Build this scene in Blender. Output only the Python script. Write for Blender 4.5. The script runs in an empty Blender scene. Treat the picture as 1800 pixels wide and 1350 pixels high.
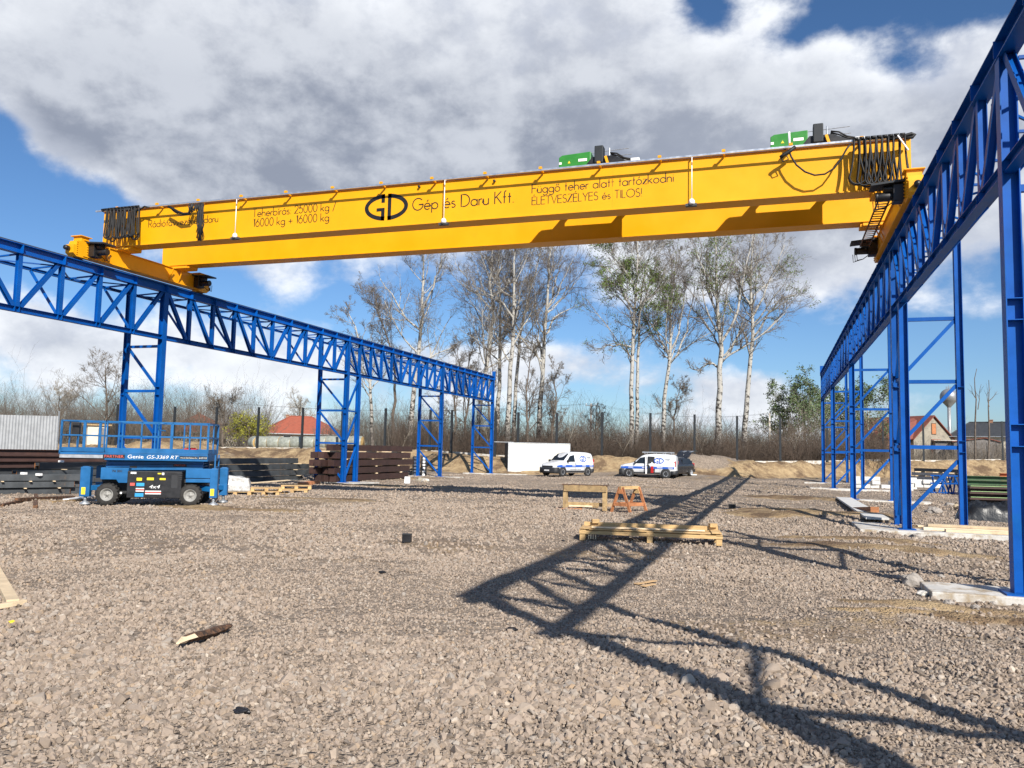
import bpy, bmesh, math, random
import numpy as np
from mathutils import Vector, Matrix, noise as mnoise
random.seed(7); RG = np.random.default_rng(11)
S = bpy.context.scene; COL = S.collection
rad = math.radians

# ------------------------------------------------------------------ camera
F, YAW, PITCH, ROLL, CZ = 1407.66, .3195, .0826, .0212, 1.9
def cam_axes():
    cy, sy, cp, sp, cr, sr = math.cos(YAW), math.sin(YAW), math.cos(PITCH), math.sin(PITCH), math.cos(ROLL), math.sin(ROLL)
    f = Vector((-sy*cp, cy*cp, sp)); r0 = Vector((cy, sy, 0)); u0 = r0.cross(f)
    return cr*r0 + sr*u0, -sr*r0 + cr*u0, f
CR, CU, CF = cam_axes(); C0 = Vector((0, 0, CZ))
cd = bpy.data.cameras.new("camera"); cd.lens = 36*F/1800; cd.sensor_width = 36; cd.clip_end = 6000; cd.clip_start = .1
cam = bpy.data.objects.new("camera", cd); COL.objects.link(cam)
cam.matrix_world = Matrix(((CR.x, CU.x, -CF.x, 0), (CR.y, CU.y, -CF.y, 0), (CR.z, CU.z, -CF.z, CZ), (0, 0, 0, 1)))
S.camera = cam
def ray(x, y): return CF + CR*((x-900)/F) - CU*((y-675)/F)
def at(x, y, D): return C0 + ray(x, y)*D                       # point at optical depth D
def gp(x, y, z=0.): d = ray(x, y); return C0 + d*((z-CZ)/d.z)    # point on a level plane
def onY(x, y, Y): d = ray(x, y); return C0 + d*(Y/d.y)
def onX(x, y, X): d = ray(x, y); return C0 + d*(X/d.x)

# ------------------------------------------------------------------ light, sky, exposure
S.view_settings.view_transform = 'Standard'; S.view_settings.look = 'None'; S.view_settings.exposure = 0.48; S.view_settings.gamma = 1
SUN_EL = rad(34.1); SUN_H = Vector((.6, -.8, 0)).normalized()
SUN = SUN_H*math.cos(SUN_EL) + Vector((0, 0, math.sin(SUN_EL)))
sl = bpy.data.lights.new("sun", 'SUN'); sl.energy = 5.0; sl.angle = rad(.53); sl.color = (1, .94, .85)
so = bpy.data.objects.new("sun", sl); COL.objects.link(so); so.rotation_euler = SUN.to_track_quat('Z', 'Y').to_euler()

W = bpy.data.worlds.new("World"); S.world = W; W.use_nodes = True
NT = W.node_tree; NT.nodes.clear()
class NG:
    def __init__(s, nt): s.nt = nt
    def n(s, t, **kw):
        nd = s.nt.nodes.new(t)
        for k, v in kw.items(): setattr(nd, k, v)
        return nd
    def put(s, sock, v):
        if v is None: return
        if isinstance(v, bpy.types.NodeSocket): s.nt.links.new(v, sock)
        else: sock.default_value = v
    def m(s, op, a, b=None, c=None, clamp=False):
        nd = s.n('ShaderNodeMath', operation=op, use_clamp=clamp)
        for i, v in enumerate((a, b, c)): s.put(nd.inputs[i], v)
        return nd.outputs[0]
    def vm(s, op, a, b=None, scale=None):
        nd = s.n('ShaderNodeVectorMath', operation=op); s.put(nd.inputs[0], a); s.put(nd.inputs[1], b)
        if scale is not None: s.put(nd.inputs['Scale'], scale)
        return nd.outputs['Value'] if op in ('DOT_PRODUCT', 'LENGTH') else nd.outputs[0]
    def noise(s, vec, scale, detail=2, rough=.5, dist=0., out=0):
        nd = s.n('ShaderNodeTexNoise'); s.put(nd.inputs['Vector'], vec); s.put(nd.inputs['Scale'], scale)
        nd.inputs['Detail'].default_value = detail; nd.inputs['Roughness'].default_value = rough; nd.inputs['Distortion'].default_value = dist
        return nd.outputs[out]
    def mix(s, fac, a, b, blend='MIX'):
        nd = s.n('ShaderNodeMix', data_type='RGBA', blend_type=blend); s.put(nd.inputs[0], fac)
        for i, v in ((6, a), (7, b)):
            if not isinstance(v, bpy.types.NodeSocket): v = (*v[:3], 1)
            s.put(nd.inputs[i], v)
        return nd.outputs[2]
    def smooth(s, v, a, b, lo=0., hi=1.):
        nd = s.n('ShaderNodeMapRange', interpolation_type='SMOOTHSTEP'); s.put(nd.inputs[0], v)
        for i, x in enumerate((a, b, lo, hi)): s.put(nd.inputs[i+1], x)
        return nd.outputs[0]
    def comb(s, x, y, z):
        nd = s.n('ShaderNodeCombineXYZ')
        for i, v in enumerate((x, y, z)): s.put(nd.inputs[i], v)
        return nd.outputs[0]
g = NG(NT)
D = g.vm('NORMALIZE', g.n('ShaderNodeTexCoord').outputs['Generated'])
sep = g.n('ShaderNodeSeparateXYZ'); NT.links.new(D, sep.inputs[0])
az = g.m('MULTIPLY', g.m('ARCTAN2', sep.outputs[0], sep.outputs[1]), 180/math.pi)
el = g.m('MULTIPLY', g.m('ARCSINE', sep.outputs[2]), 180/math.pi)
sky = g.n('ShaderNodeTexSky', sky_type='NISHITA', sun_disc=False); sky.sun_elevation = SUN_EL
sky.sun_rotation = math.atan2(SUN.x, SUN.y); sky.altitude = 100; sky.dust_density = .6; sky.ozone_density = 3.0; sky.air_density = 1.0
hs = g.n('ShaderNodeHueSaturation'); hs.inputs['Saturation'].default_value = 1.05; NT.links.new(sky.outputs[0], hs.inputs['Color'])
skyc = g.mix(1., hs.outputs[0], g.mix(g.smooth(el, 2., 26.), (.058, .071, .088), (.053, .068, .082)), 'MULTIPLY')
# cloud cover: (azimuth, elevation, half widths, weight) in degrees round the site
def azel(px, py):
    d = ray(px, py).normalized(); return math.degrees(math.atan2(d.x, d.y)), math.degrees(math.asin(d.z))
CL = [(520, 120, 17, 10, 1.0), (200, 60, 12, 8, .8), (900, 110, 14, 10, .9), (620, 270, 12, 5.5, .9), (380, 270, 6, 4.0, .7), (1120, 230, 12, 7, .9), (60, 190, 4.5, 4, .55),
      (1480, 90, 4.2, 2.6, .55), (1650, 62, 3.5, 1.5, .85), (1450, 270, 14, 5.5, .9), (1720, 190, 9, 4, .75), (1600, 440, 15, 3.4, .75), (1320, 470, 7, 4, .6),
      (150, 590, 18, 2.4, .8), (480, 660, 16, 2.0, .55), (560, 505, 5.5, 1.6, .42), (1050, 660, 10, 2.2, .75), (1320, 690, 6, 1.6, .5), (700, 620, 8, 1.8, .55),
      (1700, 560, 9, 1.1, .35), (900, 330, 30, 5, .5), (100, 250, 3, 4, .3), (300, 760, 30, 1.2, .45), (1500, 745, 20, 1.2, .3)]
HOLES = [(60, 340, 7, 3.2, 1.1), (260, 500, 10, 1.7, .5), (0, 210, 2.2, 2, .9), (1690, 25, 8, 2.0, 1.0), (1575, 115, 3.2, 1.5, 1.0), (900, 560, 12, 1.6, .6), (1350, 610, 7, 2, .8), (1650, 620, 10, 2.0, .8), (1240, 25, 2.4, 1.6, .65), (1400, 60, 3.0, 1.3, .5), (1480, 20, 3., 1.2, .5)]
tot = None
for sgn, L in ((1, CL), (-1, HOLES)):
    for px, py, ra, re, w in L:
        a0, e0 = azel(px, py)
        da = g.m('MULTIPLY', g.m('SUBTRACT', az, a0), 1/ra); de = g.m('MULTIPLY', g.m('SUBTRACT', el, e0), 1/re)
        q = g.m('MULTIPLY', g.m('EXPONENT', g.m('MULTIPLY', g.m('ADD', g.m('MULTIPLY', da, da), g.m('MULTIPLY', de, de)), -1.)), sgn*w)
        tot = q if tot is None else g.m('ADD', tot, q)
P3 = g.vm('MULTIPLY', D, (1., 1., 1.45))
n1 = g.noise(P3, 5.0, 9, .55, .1); n2 = g.noise(g.vm('ADD', P3, (.034, -.038, .048)), 5.0, 9, .55, .1)
n3 = g.noise(g.vm('ADD', P3, (5., 2., 1.)), 15., 8, .62, .1); n4 = g.noise(g.vm('ADD', P3, (5.012, 1.988, 1.02)), 15., 8, .62, .1)
cov = g.m('ADD', g.m('ADD', g.m('MULTIPLY', tot, .62), g.m('MULTIPLY', g.m('SUBTRACT', n1, .5), 2.3)), g.m('MULTIPLY', g.m('SUBTRACT', n3, .5), .65))
alpha = g.smooth(cov, .06, .54)
def blob(px, py, ra, re):
    a0, e0 = azel(px, py); da = g.m('MULTIPLY', g.m('SUBTRACT', az, a0), 1/ra); de = g.m('MULTIPLY', g.m('SUBTRACT', el, e0), 1/re)
    return g.m('EXPONENT', g.m('MULTIPLY', g.m('ADD', g.m('MULTIPLY', da, da), g.m('MULTIPLY', de, de)), -1.))
dk = g.m('ADD', g.m('MULTIPLY', blob(330, 265, 12, 4.2), .75), g.m('MULTIPLY', blob(830, 260, 12, 3.5), .35))
thick = g.m('MULTIPLY', g.m('ADD', g.smooth(cov, .35, 1.25), dk), .8, clamp=True)
lit = g.m('ADD', g.m('MULTIPLY', g.m('SUBTRACT', n1, n2), 4.2), g.m('MULTIPLY', g.m('SUBTRACT', n3, n4), 1.9))
lit = g.smooth(lit, -.75, .75)
base = g.mix(thick, (.47, .50, .57), (.225, .25, .31))
bright = g.mix(thick, (.76, .78, .81), (.47, .495, .545))
cc = g.mix(lit, base, bright)
fin = g.mix(g.m('MULTIPLY', alpha, .96), skyc, cc)
bg = g.n('ShaderNodeBackground'); NT.links.new(fin, bg.inputs[0]); bg.inputs[1].default_value = 1.0
NT.links.new(bg.outputs[0], g.n('ShaderNodeOutputWorld').inputs[0])

# ------------------------------------------------------------------ helpers
def tag(o, label=None, cat=None, group=None, kind=None):
    if label: o['label'] = label
    if cat: o['category'] = cat
    if group: o['group'] = group
    if kind or cat: o['kind'] = kind or 'thing'
    return o
def empty(name, loc, label, cat, group=None, rz=0.):
    o = bpy.data.objects.new(name, None); COL.objects.link(o); o.location = loc; o.rotation_euler[2] = rz
    o.empty_display_size = .2
    return tag(o, label, cat, group)
def np_obj(name, V, Fq, mats, parent=None, smooth=False, mi=None, rel=True):
    V = np.asarray(V, np.float32).reshape(-1, 3).copy()
    if parent is not None and rel: V -= np.array(parent.location, np.float32)
    me = bpy.data.meshes.new(name); k = Fq.shape[1]
    me.vertices.add(len(V)); me.vertices.foreach_set('co', V.ravel())
    me.loops.add(Fq.size); me.loops.foreach_set('vertex_index', Fq.astype(np.int32).ravel())
    me.polygons.add(len(Fq)); me.polygons.foreach_set('loop_start', np.arange(0, Fq.size, k, dtype=np.int32))
    me.polygons.foreach_set('use_smooth', np.full(len(Fq), smooth))
    if mi is not None: me.polygons.foreach_set('material_index', np.asarray(mi, np.int32))
    me.update(calc_edges=True)
    for m_ in (mats if isinstance(mats, (list, tuple)) else [mats]): me.materials.append(m_)
    o = bpy.data.objects.new(name, me); COL.objects.link(o)
    if parent is not None: o.parent = parent
    return o
class MB:
    def __init__(s): s.v = []; s.f = []; s.mi = []; s.sm = []
    def add(s, vs, fs, mi=0, sm=False):
        b = len(s.v); s.v += [Vector(v) for v in vs]
        for f in fs: s.f.append([b+i for i in f]); s.mi.append(mi); s.sm.append(sm)
        return s
    def sect(s, a, b, prof, up=(0, 0, 1), mi=0, sm=False, cap=True, scale2=1.):
        a, b = Vector(a), Vector(b); z = (b-a).normalized(); u = Vector(up)
        if abs(z.dot(u.normalized())) > .999: u = Vector((1, 0, 0))
        x = u.cross(z).normalized(); y = z.cross(x)
        n = len(prof); vs = [a + x*p + y*q for p, q in prof] + [b + (x*p + y*q)*scale2 for p, q in prof]
        fs = [[i, (i+1) % n, n+(i+1) % n, n+i] for i in range(n)]
        s.add(vs, fs, mi, sm)
        if cap: k = len(s.v)-2*n; s.f += [list(range(k+n-1, k-1, -1)), list(range(k+n, k+2*n))]; s.mi += [mi]*2; s.sm += [False]*2
        return s
    def bar(s, a, b, w, h, up=(0, 0, 1), mi=0):
        return s.sect(a, b, [(-w/2, -h/2), (w/2, -h/2), (w/2, h/2), (-w/2, h/2)], up, mi)
    def ibeam(s, a, b, w, h, tf, tw, up=(0, 0, 1), mi=0):       # flanges across `up`
        x, t, y, f = w/2, tw/2, h/2, h/2-tf
        return s.sect(a, b, [(-x, -y), (x, -y), (x, -f), (t, -f), (t, f), (x, f), (x, y), (-x, y), (-x, f), (-t, f), (-t, -f), (-x, -f)], up, mi)
    def cyl(s, a, b, r, n=12, mi=0, r2=None):
        return s.sect(a, b, [(r*math.cos(2*math.pi*i/n), r*math.sin(2*math.pi*i/n)) for i in range(n)], (0, 0, 1), mi, n > 6, True, 1 if r2 is None else r2/r)
    def box(s, c, size, R=None, mi=0):
        c = Vector(c); x, y, z = (q/2 for q in size)
        vs = [Vector((i*x, j*y, k*z)) for i in (-1, 1) for j in (-1, 1) for k in (-1, 1)]
        if R is not None: vs = [R @ v for v in vs]
        return s.add([c+v for v in vs], [[0, 1, 3, 2], [4, 6, 7, 5], [0, 4, 5, 1], [2, 3, 7, 6], [0, 2, 6, 4], [1, 5, 7, 3]], mi)
    def prism(s, poly, vec, mi=0):
        n = len(poly); vec = Vector(vec); vs = [Vector(p) for p in poly]+[Vector(p)+vec for p in poly]
        return s.add(vs, [list(range(n-1, -1, -1)), list(range(n, 2*n))]+[[i, (i+1) % n, n+(i+1) % n, n+i] for i in range(n)], mi)
    def tube(s, pts, r, n=6, mi=0, sm=True):
        pts = [Vector(p) for p in pts]; k = len(pts); ref = None; vs = []
        for i, p in enumerate(pts):
            t = (pts[min(i+1, k-1)]-pts[max(i-1, 0)]).normalized()
            if ref is None: ref = t.orthogonal().normalized()
            ref = (ref - t*ref.dot(t)).normalized(); b = t.cross(ref); rr = r[i] if isinstance(r, (list, tuple)) else r
            vs += [p + (ref*math.cos(2*math.pi*j/n)+b*math.sin(2*math.pi*j/n))*rr for j in range(n)]
        fs = [[i*n+j, i*n+(j+1) % n, (i+1)*n+(j+1) % n, (i+1)*n+j] for i in range(k-1) for j in range(n)]
        fs += [list(range(n-1, -1, -1)), list(range((k-1)*n, k*n))]
        return s.add(vs, fs, mi, sm)
    def lathe(s, prof, o=(0, 0, 0), n=20, axis='z', mi=0):
        o = Vector(o); vs = []
        for r, z in prof:
            for j in range(n):
                a = 2*math.pi*j/n; q = (r*math.cos(a), r*math.sin(a), z)
                vs.append(o + (Vector(q) if axis == 'z' else Vector((q[0], q[2], q[1])) if axis == 'y' else Vector((q[2], q[0], q[1]))))
        k = len(prof)
        return s.add(vs, [[i*n+j, i*n+(j+1) % n, (i+1)*n+(j+1) % n, (i+1)*n+j] for i in range(k-1) for j in range(n)], mi, True)
    def build(s, name, mats, parent=None, rel=True, bevel=0., tri=False):
        off = Vector((0, 0, 0)); q_ = parent
        while q_ is not None and rel: off = off + q_.location; q_ = q_.parent
        me = bpy.data.meshes.new(name); me.from_pydata([v-off for v in s.v], [], s.f)
        for m_ in (mats if isinstance(mats, (list, tuple)) else [mats]): me.materials.append(m_)
        me.polygons.foreach_set('material_index', s.mi); me.polygons.foreach_set('use_smooth', s.sm); 
        bm = bmesh.new(); bm.from_mesh(me); bmesh.ops.recalc_face_normals(bm, faces=bm.faces); bm.to_mesh(me); bm.free(); me.update()
        o = bpy.data.objects.new(name, me); COL.objects.link(o)
        if parent is not None: o.parent = parent
        if bevel: b = o.modifiers.new('bevel', 'BEVEL'); b.width = bevel; b.segments = 2; b.limit_method = 'ANGLE'; b.harden_normals = False
        return o
def copy_tree(o, parent=None):
    c = o.copy(); COL.objects.link(c)
    if parent is not None: c.parent = parent
    for ch in list(o.children): copy_tree(ch, c)
    return c

def pm(name, col, rough=.6, metal=0., var=.15, scale=3., bump=0., bscale=60., col2=None, mask=(.45, .62), stretch=(1, 1, 1), spec=.5, coat=0., tone=None, detail=5):
    m_ = bpy.data.materials.new(name); m_.use_nodes = True; nt = m_.node_tree; q = NG(nt); b = nt.nodes['Principled BSDF']
    co = q.n('ShaderNodeTexCoord').outputs['Object']; co = q.vm('MULTIPLY', co, stretch)
    n_ = q.noise(co, scale, detail, .6)
    c1 = tuple(max(0, x*(1-var)) for x in col); c2 = tuple(min(1, x*(1+var)) for x in col)
    c_ = q.mix(q.smooth(n_, .3, .7), c1, c2)
    if col2 is not None: c_ = q.mix(q.smooth(q.noise(q.vm('ADD', co, (3.1, 7.7, 1.3)), scale*1.7, 7, .65), *mask), c_, col2)
    oi = q.n('ShaderNodeObjectInfo').outputs['Random']; tn = tone if tone is not None else (.22 if 'wood' in name or 'pine' in name or 'steel' in name else .07)
    c_ = q.mix(1., c_, q.mix(oi, (1-tn,)*3, (1+tn,)*3), 'MULTIPLY')
    nt.links.new(c_, b.inputs['Base Color']); b.inputs['Roughness'].default_value = rough; b.inputs['Metallic'].default_value = metal
    nt.links.new(q.smooth(n_, .2, .8, max(.02, rough-.08), min(1, rough+.1)), b.inputs['Roughness'])
    b.inputs['Specular IOR Level'].default_value = spec; b.inputs['Coat Weight'].default_value = coat; b.inputs['Coat Roughness'].default_value = .12
    if bump:
        bp = q.n('ShaderNodeBump'); bp.inputs['Strength'].default_value = bump; bp.inputs['Distance'].default_value = .02
        nt.links.new(q.noise(co, bscale, 4, .6), bp.inputs['Height']); nt.links.new(bp.outputs[0], b.inputs['Normal'])
    return m_
M = {}
M['blue'] = pm('blue_steel_paint', (.0005, .077, .335), .45, var=.14, scale=1.5, col2=(.001, .090, .31), mask=(.55, .75), spec=.22, tone=.12)
M['yellow'] = pm('crane_yellow_paint', (.80, .365, .003), .42, var=.05, scale=.8, spec=.35, col2=(.75, .35, .006), mask=(.52, .8), tone=.0)
M['yellow2'] = pm('crane_carriage_paint', (.78, .35, .004), .45, var=.06, scale=2, spec=.4)
M['black'] = pm('black_plastic', (.012, .012, .014), .45, var=.3, scale=5)
M['rubber'] = pm('cable_rubber', (.008, .008, .009), .6, var=.3, scale=10)
M['tyre'] = pm('tyre_rubber', (.028, .026, .024), .85, var=.35, scale=8, bump=.4, bscale=40)
M['letter'] = pm('lettering_brown', (.028, .014, .004), .6, var=.1)
M['logo_black'] = pm('logo_black', (.008, .008, .008), .5, var=.1)
M['alu'] = pm('aluminium', (.62, .63, .65), .35, .8, var=.12, scale=6)
M['steel'] = pm('galvanised_steel', (.42, .44, .46), .45, .6, var=.18, scale=12)
M['white'] = pm('white_paint', (.80, .80, .79), .4, var=.03, scale=4)
M['green'] = pm('hoist_green_paint', (.030, .22, .030), .4, var=.08, scale=3)
M['lift'] = pm('lift_blue_paint', (.004, .105, .285), .45, var=.16, scale=2.5, col2=(.018, .115, .24), mask=(.58, .8))
M['concrete'] = pm('concrete', (.56, .54, .50), .9, var=.12, scale=2, bump=.3, bscale=30, col2=(.33, .26, .175), mask=(.44, .66))
M['wood'] = pm('new_pine', (.50, .335, .155), .8, var=.2, scale=3, stretch=(1, 1, 6), bump=.2, bscale=30, col2=(.38, .23, .10), mask=(.48, .7))
M['wood_pale'] = pm('pale_planed_wood', (.70, .55, .36), .8, var=.14, scale=3, bump=.15, bscale=40, col2=(.55, .40, .25), mask=(.5, .75))
M['wood_old'] = pm('weathered_wood', (.34, .235, .115), .85, var=.25, scale=5, bump=.4, bscale=40, col2=(.2, .13, .07), mask=(.45, .7))
M['wood_red'] = pm('red_brown_wood', (.42, .17, .07), .8, var=.22, scale=5, bump=.3, bscale=40, col2=(.24, .09, .045), mask=(.5, .7))
M['wood_dark'] = pm('dark_bark_wood', (.14, .07, .035), .85, var=.5, scale=12, bump=.6, bscale=40, col2=(.03, .018, .012), mask=(.42, .6))
M['rust'] = pm('primer_brown_steel', (.046, .022, .018), .6, var=.22, scale=2, col2=(.066, .030, .021), mask=(.5, .7))
M['darksteel'] = pm('dark_grey_steel', (.050, .056, .062), .5, var=.25, scale=2, col2=(.085, .07, .06), mask=(.55, .75))
M['rustend'] = pm('rusty_cut_end', (.33, .13, .04), .8, var=.3, scale=20)
M['post'] = pm('anthracite_post', (.016, .020, .024), .65, var=.2, scale=4)
M['redroof'] = pm('red_roof_tiles', (.28, .078, .045), .75, var=.18, scale=2.5, stretch=(1, 1, 5), col2=(.34, .075, .04), mask=(.5, .7))
M['oldroof'] = pm('old_roof_tiles', (.20, .062, .042), .8, var=.25, scale=2.5, stretch=(1, 1, 5), col2=(.18, .06, .045), mask=(.48, .7))
M['darkroof'] = pm('dark_roof', (.045, .047, .05), .6, var=.2, scale=2, stretch=(1, 1, 4))
M['plaster'] = pm('old_plaster', (.30, .27, .215), .9, var=.14, scale=1.5, col2=(.20, .18, .15), mask=(.5, .7))
M['plaster_w'] = pm('light_plaster', (.68, .62, .50), .9, var=.1, scale=1.5)
M['brickwall'] = pm('brick_wall', (.30, .16, .10), .9, var=.25, scale=6)
M['boards'] = pm('grey_boards', (.19, .175, .165), .85, var=.3, scale=5, stretch=(3, 3, .4))
M['corr'] = pm('corrugated_zinc', (.30, .31, .32), .5, .3, var=.1, scale=2)
M['panel'] = pm('white_sandwich_panel', (.66, .64, .57), .5, var=.04, scale=1.5, col2=(.60, .575, .50), mask=(.55, .8))
M['foil'] = pm('stretch_film', (.48, .475, .46), .22, var=.25, scale=7, bump=1., bscale=9, col2=(.26, .24, .21), mask=(.5, .7))
M['tarp'] = pm('black_tarp', (.014, .015, .017), .35, var=.3, scale=4, bump=.8, bscale=5)
M['hay'] = pm('hay', (.42, .28, .11), .95, var=.25, scale=8, bump=.6, bscale=40)
M['haywrap'] = pm('bale_net_wrap', (.27, .285, .25), .45, var=.25, scale=3, col2=(.19, .20, .13), mask=(.5, .7), bump=.4, bscale=10)
M['stone_white'] = pm('white_blocks', (.58, .57, .54), .85, var=.1, scale=4)
M['greenpaint'] = pm('green_girder_paint', (.045, .11, .042), .6, var=.25, scale=3, col2=(.04, .07, .035), mask=(.5, .7))
M['palegreen'] = pm('pale_green_edge', (.35, .52, .24), .6, var=.12, scale=4)
M['orange'] = pm('orange_paint', (.45, .12, .03), .6, var=.2, scale=4)
M['glass'] = pm('car_glass', (.012, .015, .017), .06, var=.1, spec=.7)
M['vanwhite'] = pm('van_white_paint', (.66, .67, .68), .3, var=.02, scale=2, coat=.5)
M['vanblue'] = pm('van_stripe_blue', (.02, .10, .46), .35, var=.04, scale=3)
M['bumper'] = pm('grey_black_bumper', (.022, .023, .026), .6, var=.15, scale=6)
M['rim'] = pm('wheel_rim_silver', (.55, .56, .58), .35, .6, var=.1, scale=8)
M['rim_lift'] = pm('dusty_white_rim', (.27, .265, .25), .6, var=.15, scale=8)
M['red'] = pm('red_plastic', (.42, .015, .015), .3, var=.1)
M['lamp'] = pm('headlight_glass', (.7, .72, .75), .12, var=.1)
M['carbody'] = pm('dark_grey_car_paint', (.02, .022, .027), .25, var=.1, coat=.6)
M['yellowlabel'] = pm('yellow_sticker', (.80, .62, .03), .5, var=.06)
M['bluelabel'] = pm('blue_sticker', (.03, .30, .62), .5, var=.06)
M['redlabel'] = pm('red_sticker', (.62, .10, .08), .5, var=.1)
M['cardboard'] = pm('cardboard', (.5, .33, .17), .8, var=.12, scale=6)
M['rock'] = pm('grey_rock', (.30, .27, .24), .95, var=.25, scale=9, bump=.8, bscale=25)
M['tank'] = pm('water_tower_metal', (.30, .31, .32), .45, .4, var=.12, scale=.5, col2=(.36, .36, .37), mask=(.5, .7))
M['leaf_g'] = pm('fresh_leaf', (.10, .155, .022), .6, var=.4, scale=1.2)
M['leaf_d'] = pm('mid_green_leaf', (.085, .125, .045), .6, var=.45, scale=.7)
M['leaf_w'] = pm('willow_leaf', (.22, .215, .02), .6, var=.3, scale=.8)
M['twig'] = pm('grey_brown_twig', (.165, .138, .11), .9, var=.25, scale=.6)
M['twig_b'] = pm('brown_brush_twig', (.098, .071, .053), .9, var=.45, scale=.35)
M['twig_l'] = pm('pale_twig', (.33, .29, .23), .9, var=.2, scale=.8)
M['bark_d'] = pm('dark_bark', (.13, .105, .085), .95, var=.35, scale=3, bump=.4, bscale=12)
def bark_white():
    m_ = bpy.data.materials.new('white_poplar_bark'); m_.use_nodes = True; nt = m_.node_tree; q = NG(nt); b = nt.nodes['Principled BSDF']
    co = q.n('ShaderNodeTexCoord').outputs['Object']; sp = q.n('ShaderNodeSeparateXYZ'); nt.links.new(co, sp.inputs[0])
    c_ = q.mix(q.noise(co, 1.2, 4, .6), (.30, .285, .255), (.53, .51, .465))
    sp1 = q.noise(q.vm('MULTIPLY', co, (2.0, 2.0, 2.6)), 1.3, 5, .65, .4)
    low = q.smooth(sp.outputs[2], 1., 9., .10, 0.)
    dark = q.smooth(q.m('ADD', sp1, low), .535, .60)
    low2 = q.smooth(q.m('ADD', sp.outputs[2], q.m('MULTIPLY', q.m('SUBTRACT', sp1, .5), 9.)), .3, 4.4, .85, 0.)
    c_ = q.mix(dark, c_, (.055, .048, .042)); c_ = q.mix(low2, c_, (.12, .10, .085))
    nt.links.new(c_, b.inputs['Base Color']); b.inputs['Roughness'].default_value = .85
    return m_
M['bark_w'] = bark_white()

# ------------------------------------------------------------------ terrain
POSTS = [(203, 783, 16), (304, 787, 17), (378, 789, 17.4), (452, 789, 17.4), (530, 790, 17.6), (600, 790, 18), (676, 792, 18.5), (755, 795, 19), (793, 797, 19.3), (870, 803, 19.8), (910, 805, 20), (978, 807, 20), (1058, 809, 20),
         (1143, 810, 20), (1221, 812, 20), (1296, 814, 20), (1372, 814, 19.6), (1455, 813, 18.5), (1553, 810, 17.2), (1624, 812, 16.9), (1697, 811, 16.7), (1763, 810, 16.4)]
PW = [at(x, y, F/pp) for x, y, pp in POSTS]
fx = np.array([-140] + [p.x for p in PW] + [60.]); fy = np.array([72.] + [p.y for p in PW] + [108.]); fz = np.array([1.3] + [p.z for p in PW] + [1.9])
def sst(x, a, b): t = np.clip((x-a)/(b-a), 0, 1); return t*t*(3-2*t)
class VN:                                                       # cheap value noise
    def __init__(s, seed): s.t = np.random.default_rng(seed).random((256, 256))
    def __call__(s, x, y):
        xi = np.floor(x).astype(int); yi = np.floor(y).astype(int); fx_, fy_ = x-xi, y-yi; fx_ = fx_*fx_*(3-2*fx_); fy_ = fy_*fy_*(3-2*fy_)
        g_ = lambda a, b: s.t[a % 256, b % 256]
        return (g_(xi, yi)*(1-fx_)+g_(xi+1, yi)*fx_)*(1-fy_)+(g_(xi, yi+1)*(1-fx_)+g_(xi+1, yi+1)*fx_)*fy_
    def fbm(s, x, y, o=4):
        r, a, t = 0., .5, 0.
        for i in range(o): r = r+a*s(x*2**i+i*17.3, y*2**i+i*9.1); t += a; a *= .5
        return r/t
vn = VN(3); vn2 = VN(9)
MOUNDS = []                                                     # x, y, radius x, radius y, height, sand?
def mound(px, py, D_, rx, ry, h, sand): p = at(px, py, D_); MOUNDS.append((p.x, p.y, rx, ry, h, sand)); MOUNDS.sort(key=lambda m: m[5] == 0)
mound(1215, 835, 69., 3.0, 1.7, .55, 0); mound(1262, 835, 71., 2.8, 1.5, .45, 0); mound(1720, 1160, 6.3, .55, .35, .10, 0)
mound(1430, 895, 25, 3.4, 1.2, .24, 1); mound(1350, 905, 24, 1.8, .9, .18, 1); mound(1500, 940, 18, 2.2, .6, .14, 1); mound(1400, 868, 35, 3.4, 1.6, .14, 1); mound(1560, 958, 16.3, 2.6, .7, .10, .9); mound(1620, 1035, 10.2, 1.4, .35, .07, .9)
mound(1640, 905, 21, 1.0, .5, .25, 1); mound(1560, 895, 22, .6, .5, .12, .3); mound(660, 850, 40, 5.5, 1.2, .12, .9)
mound(240, 800, 62, 5, 3, 1.1, 1); mound(345, 800, 64, 5.5, 3, 1.2, 1); mound(300, 805, 60, 9, 3, .7, 1); mound(430, 805, 64, 8, 3, .6, 1)
mound(1120, 838, 66, 6, 2, .5, .7); mound(1700, 850, 52, 5, 2, .3, .5); mound(1690, 1058, 9.3, 1.6, .22, .15, 1); mound(1640, 1032, 10.4, .5, .5, .07, 1); mound(1530, 845, 58, 6, 2.5, .5, .7); mound(560, 868, 29, 3.0, .9, .04, 1); mound(400, 875, 24, 3, .8, .03, 1)
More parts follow.
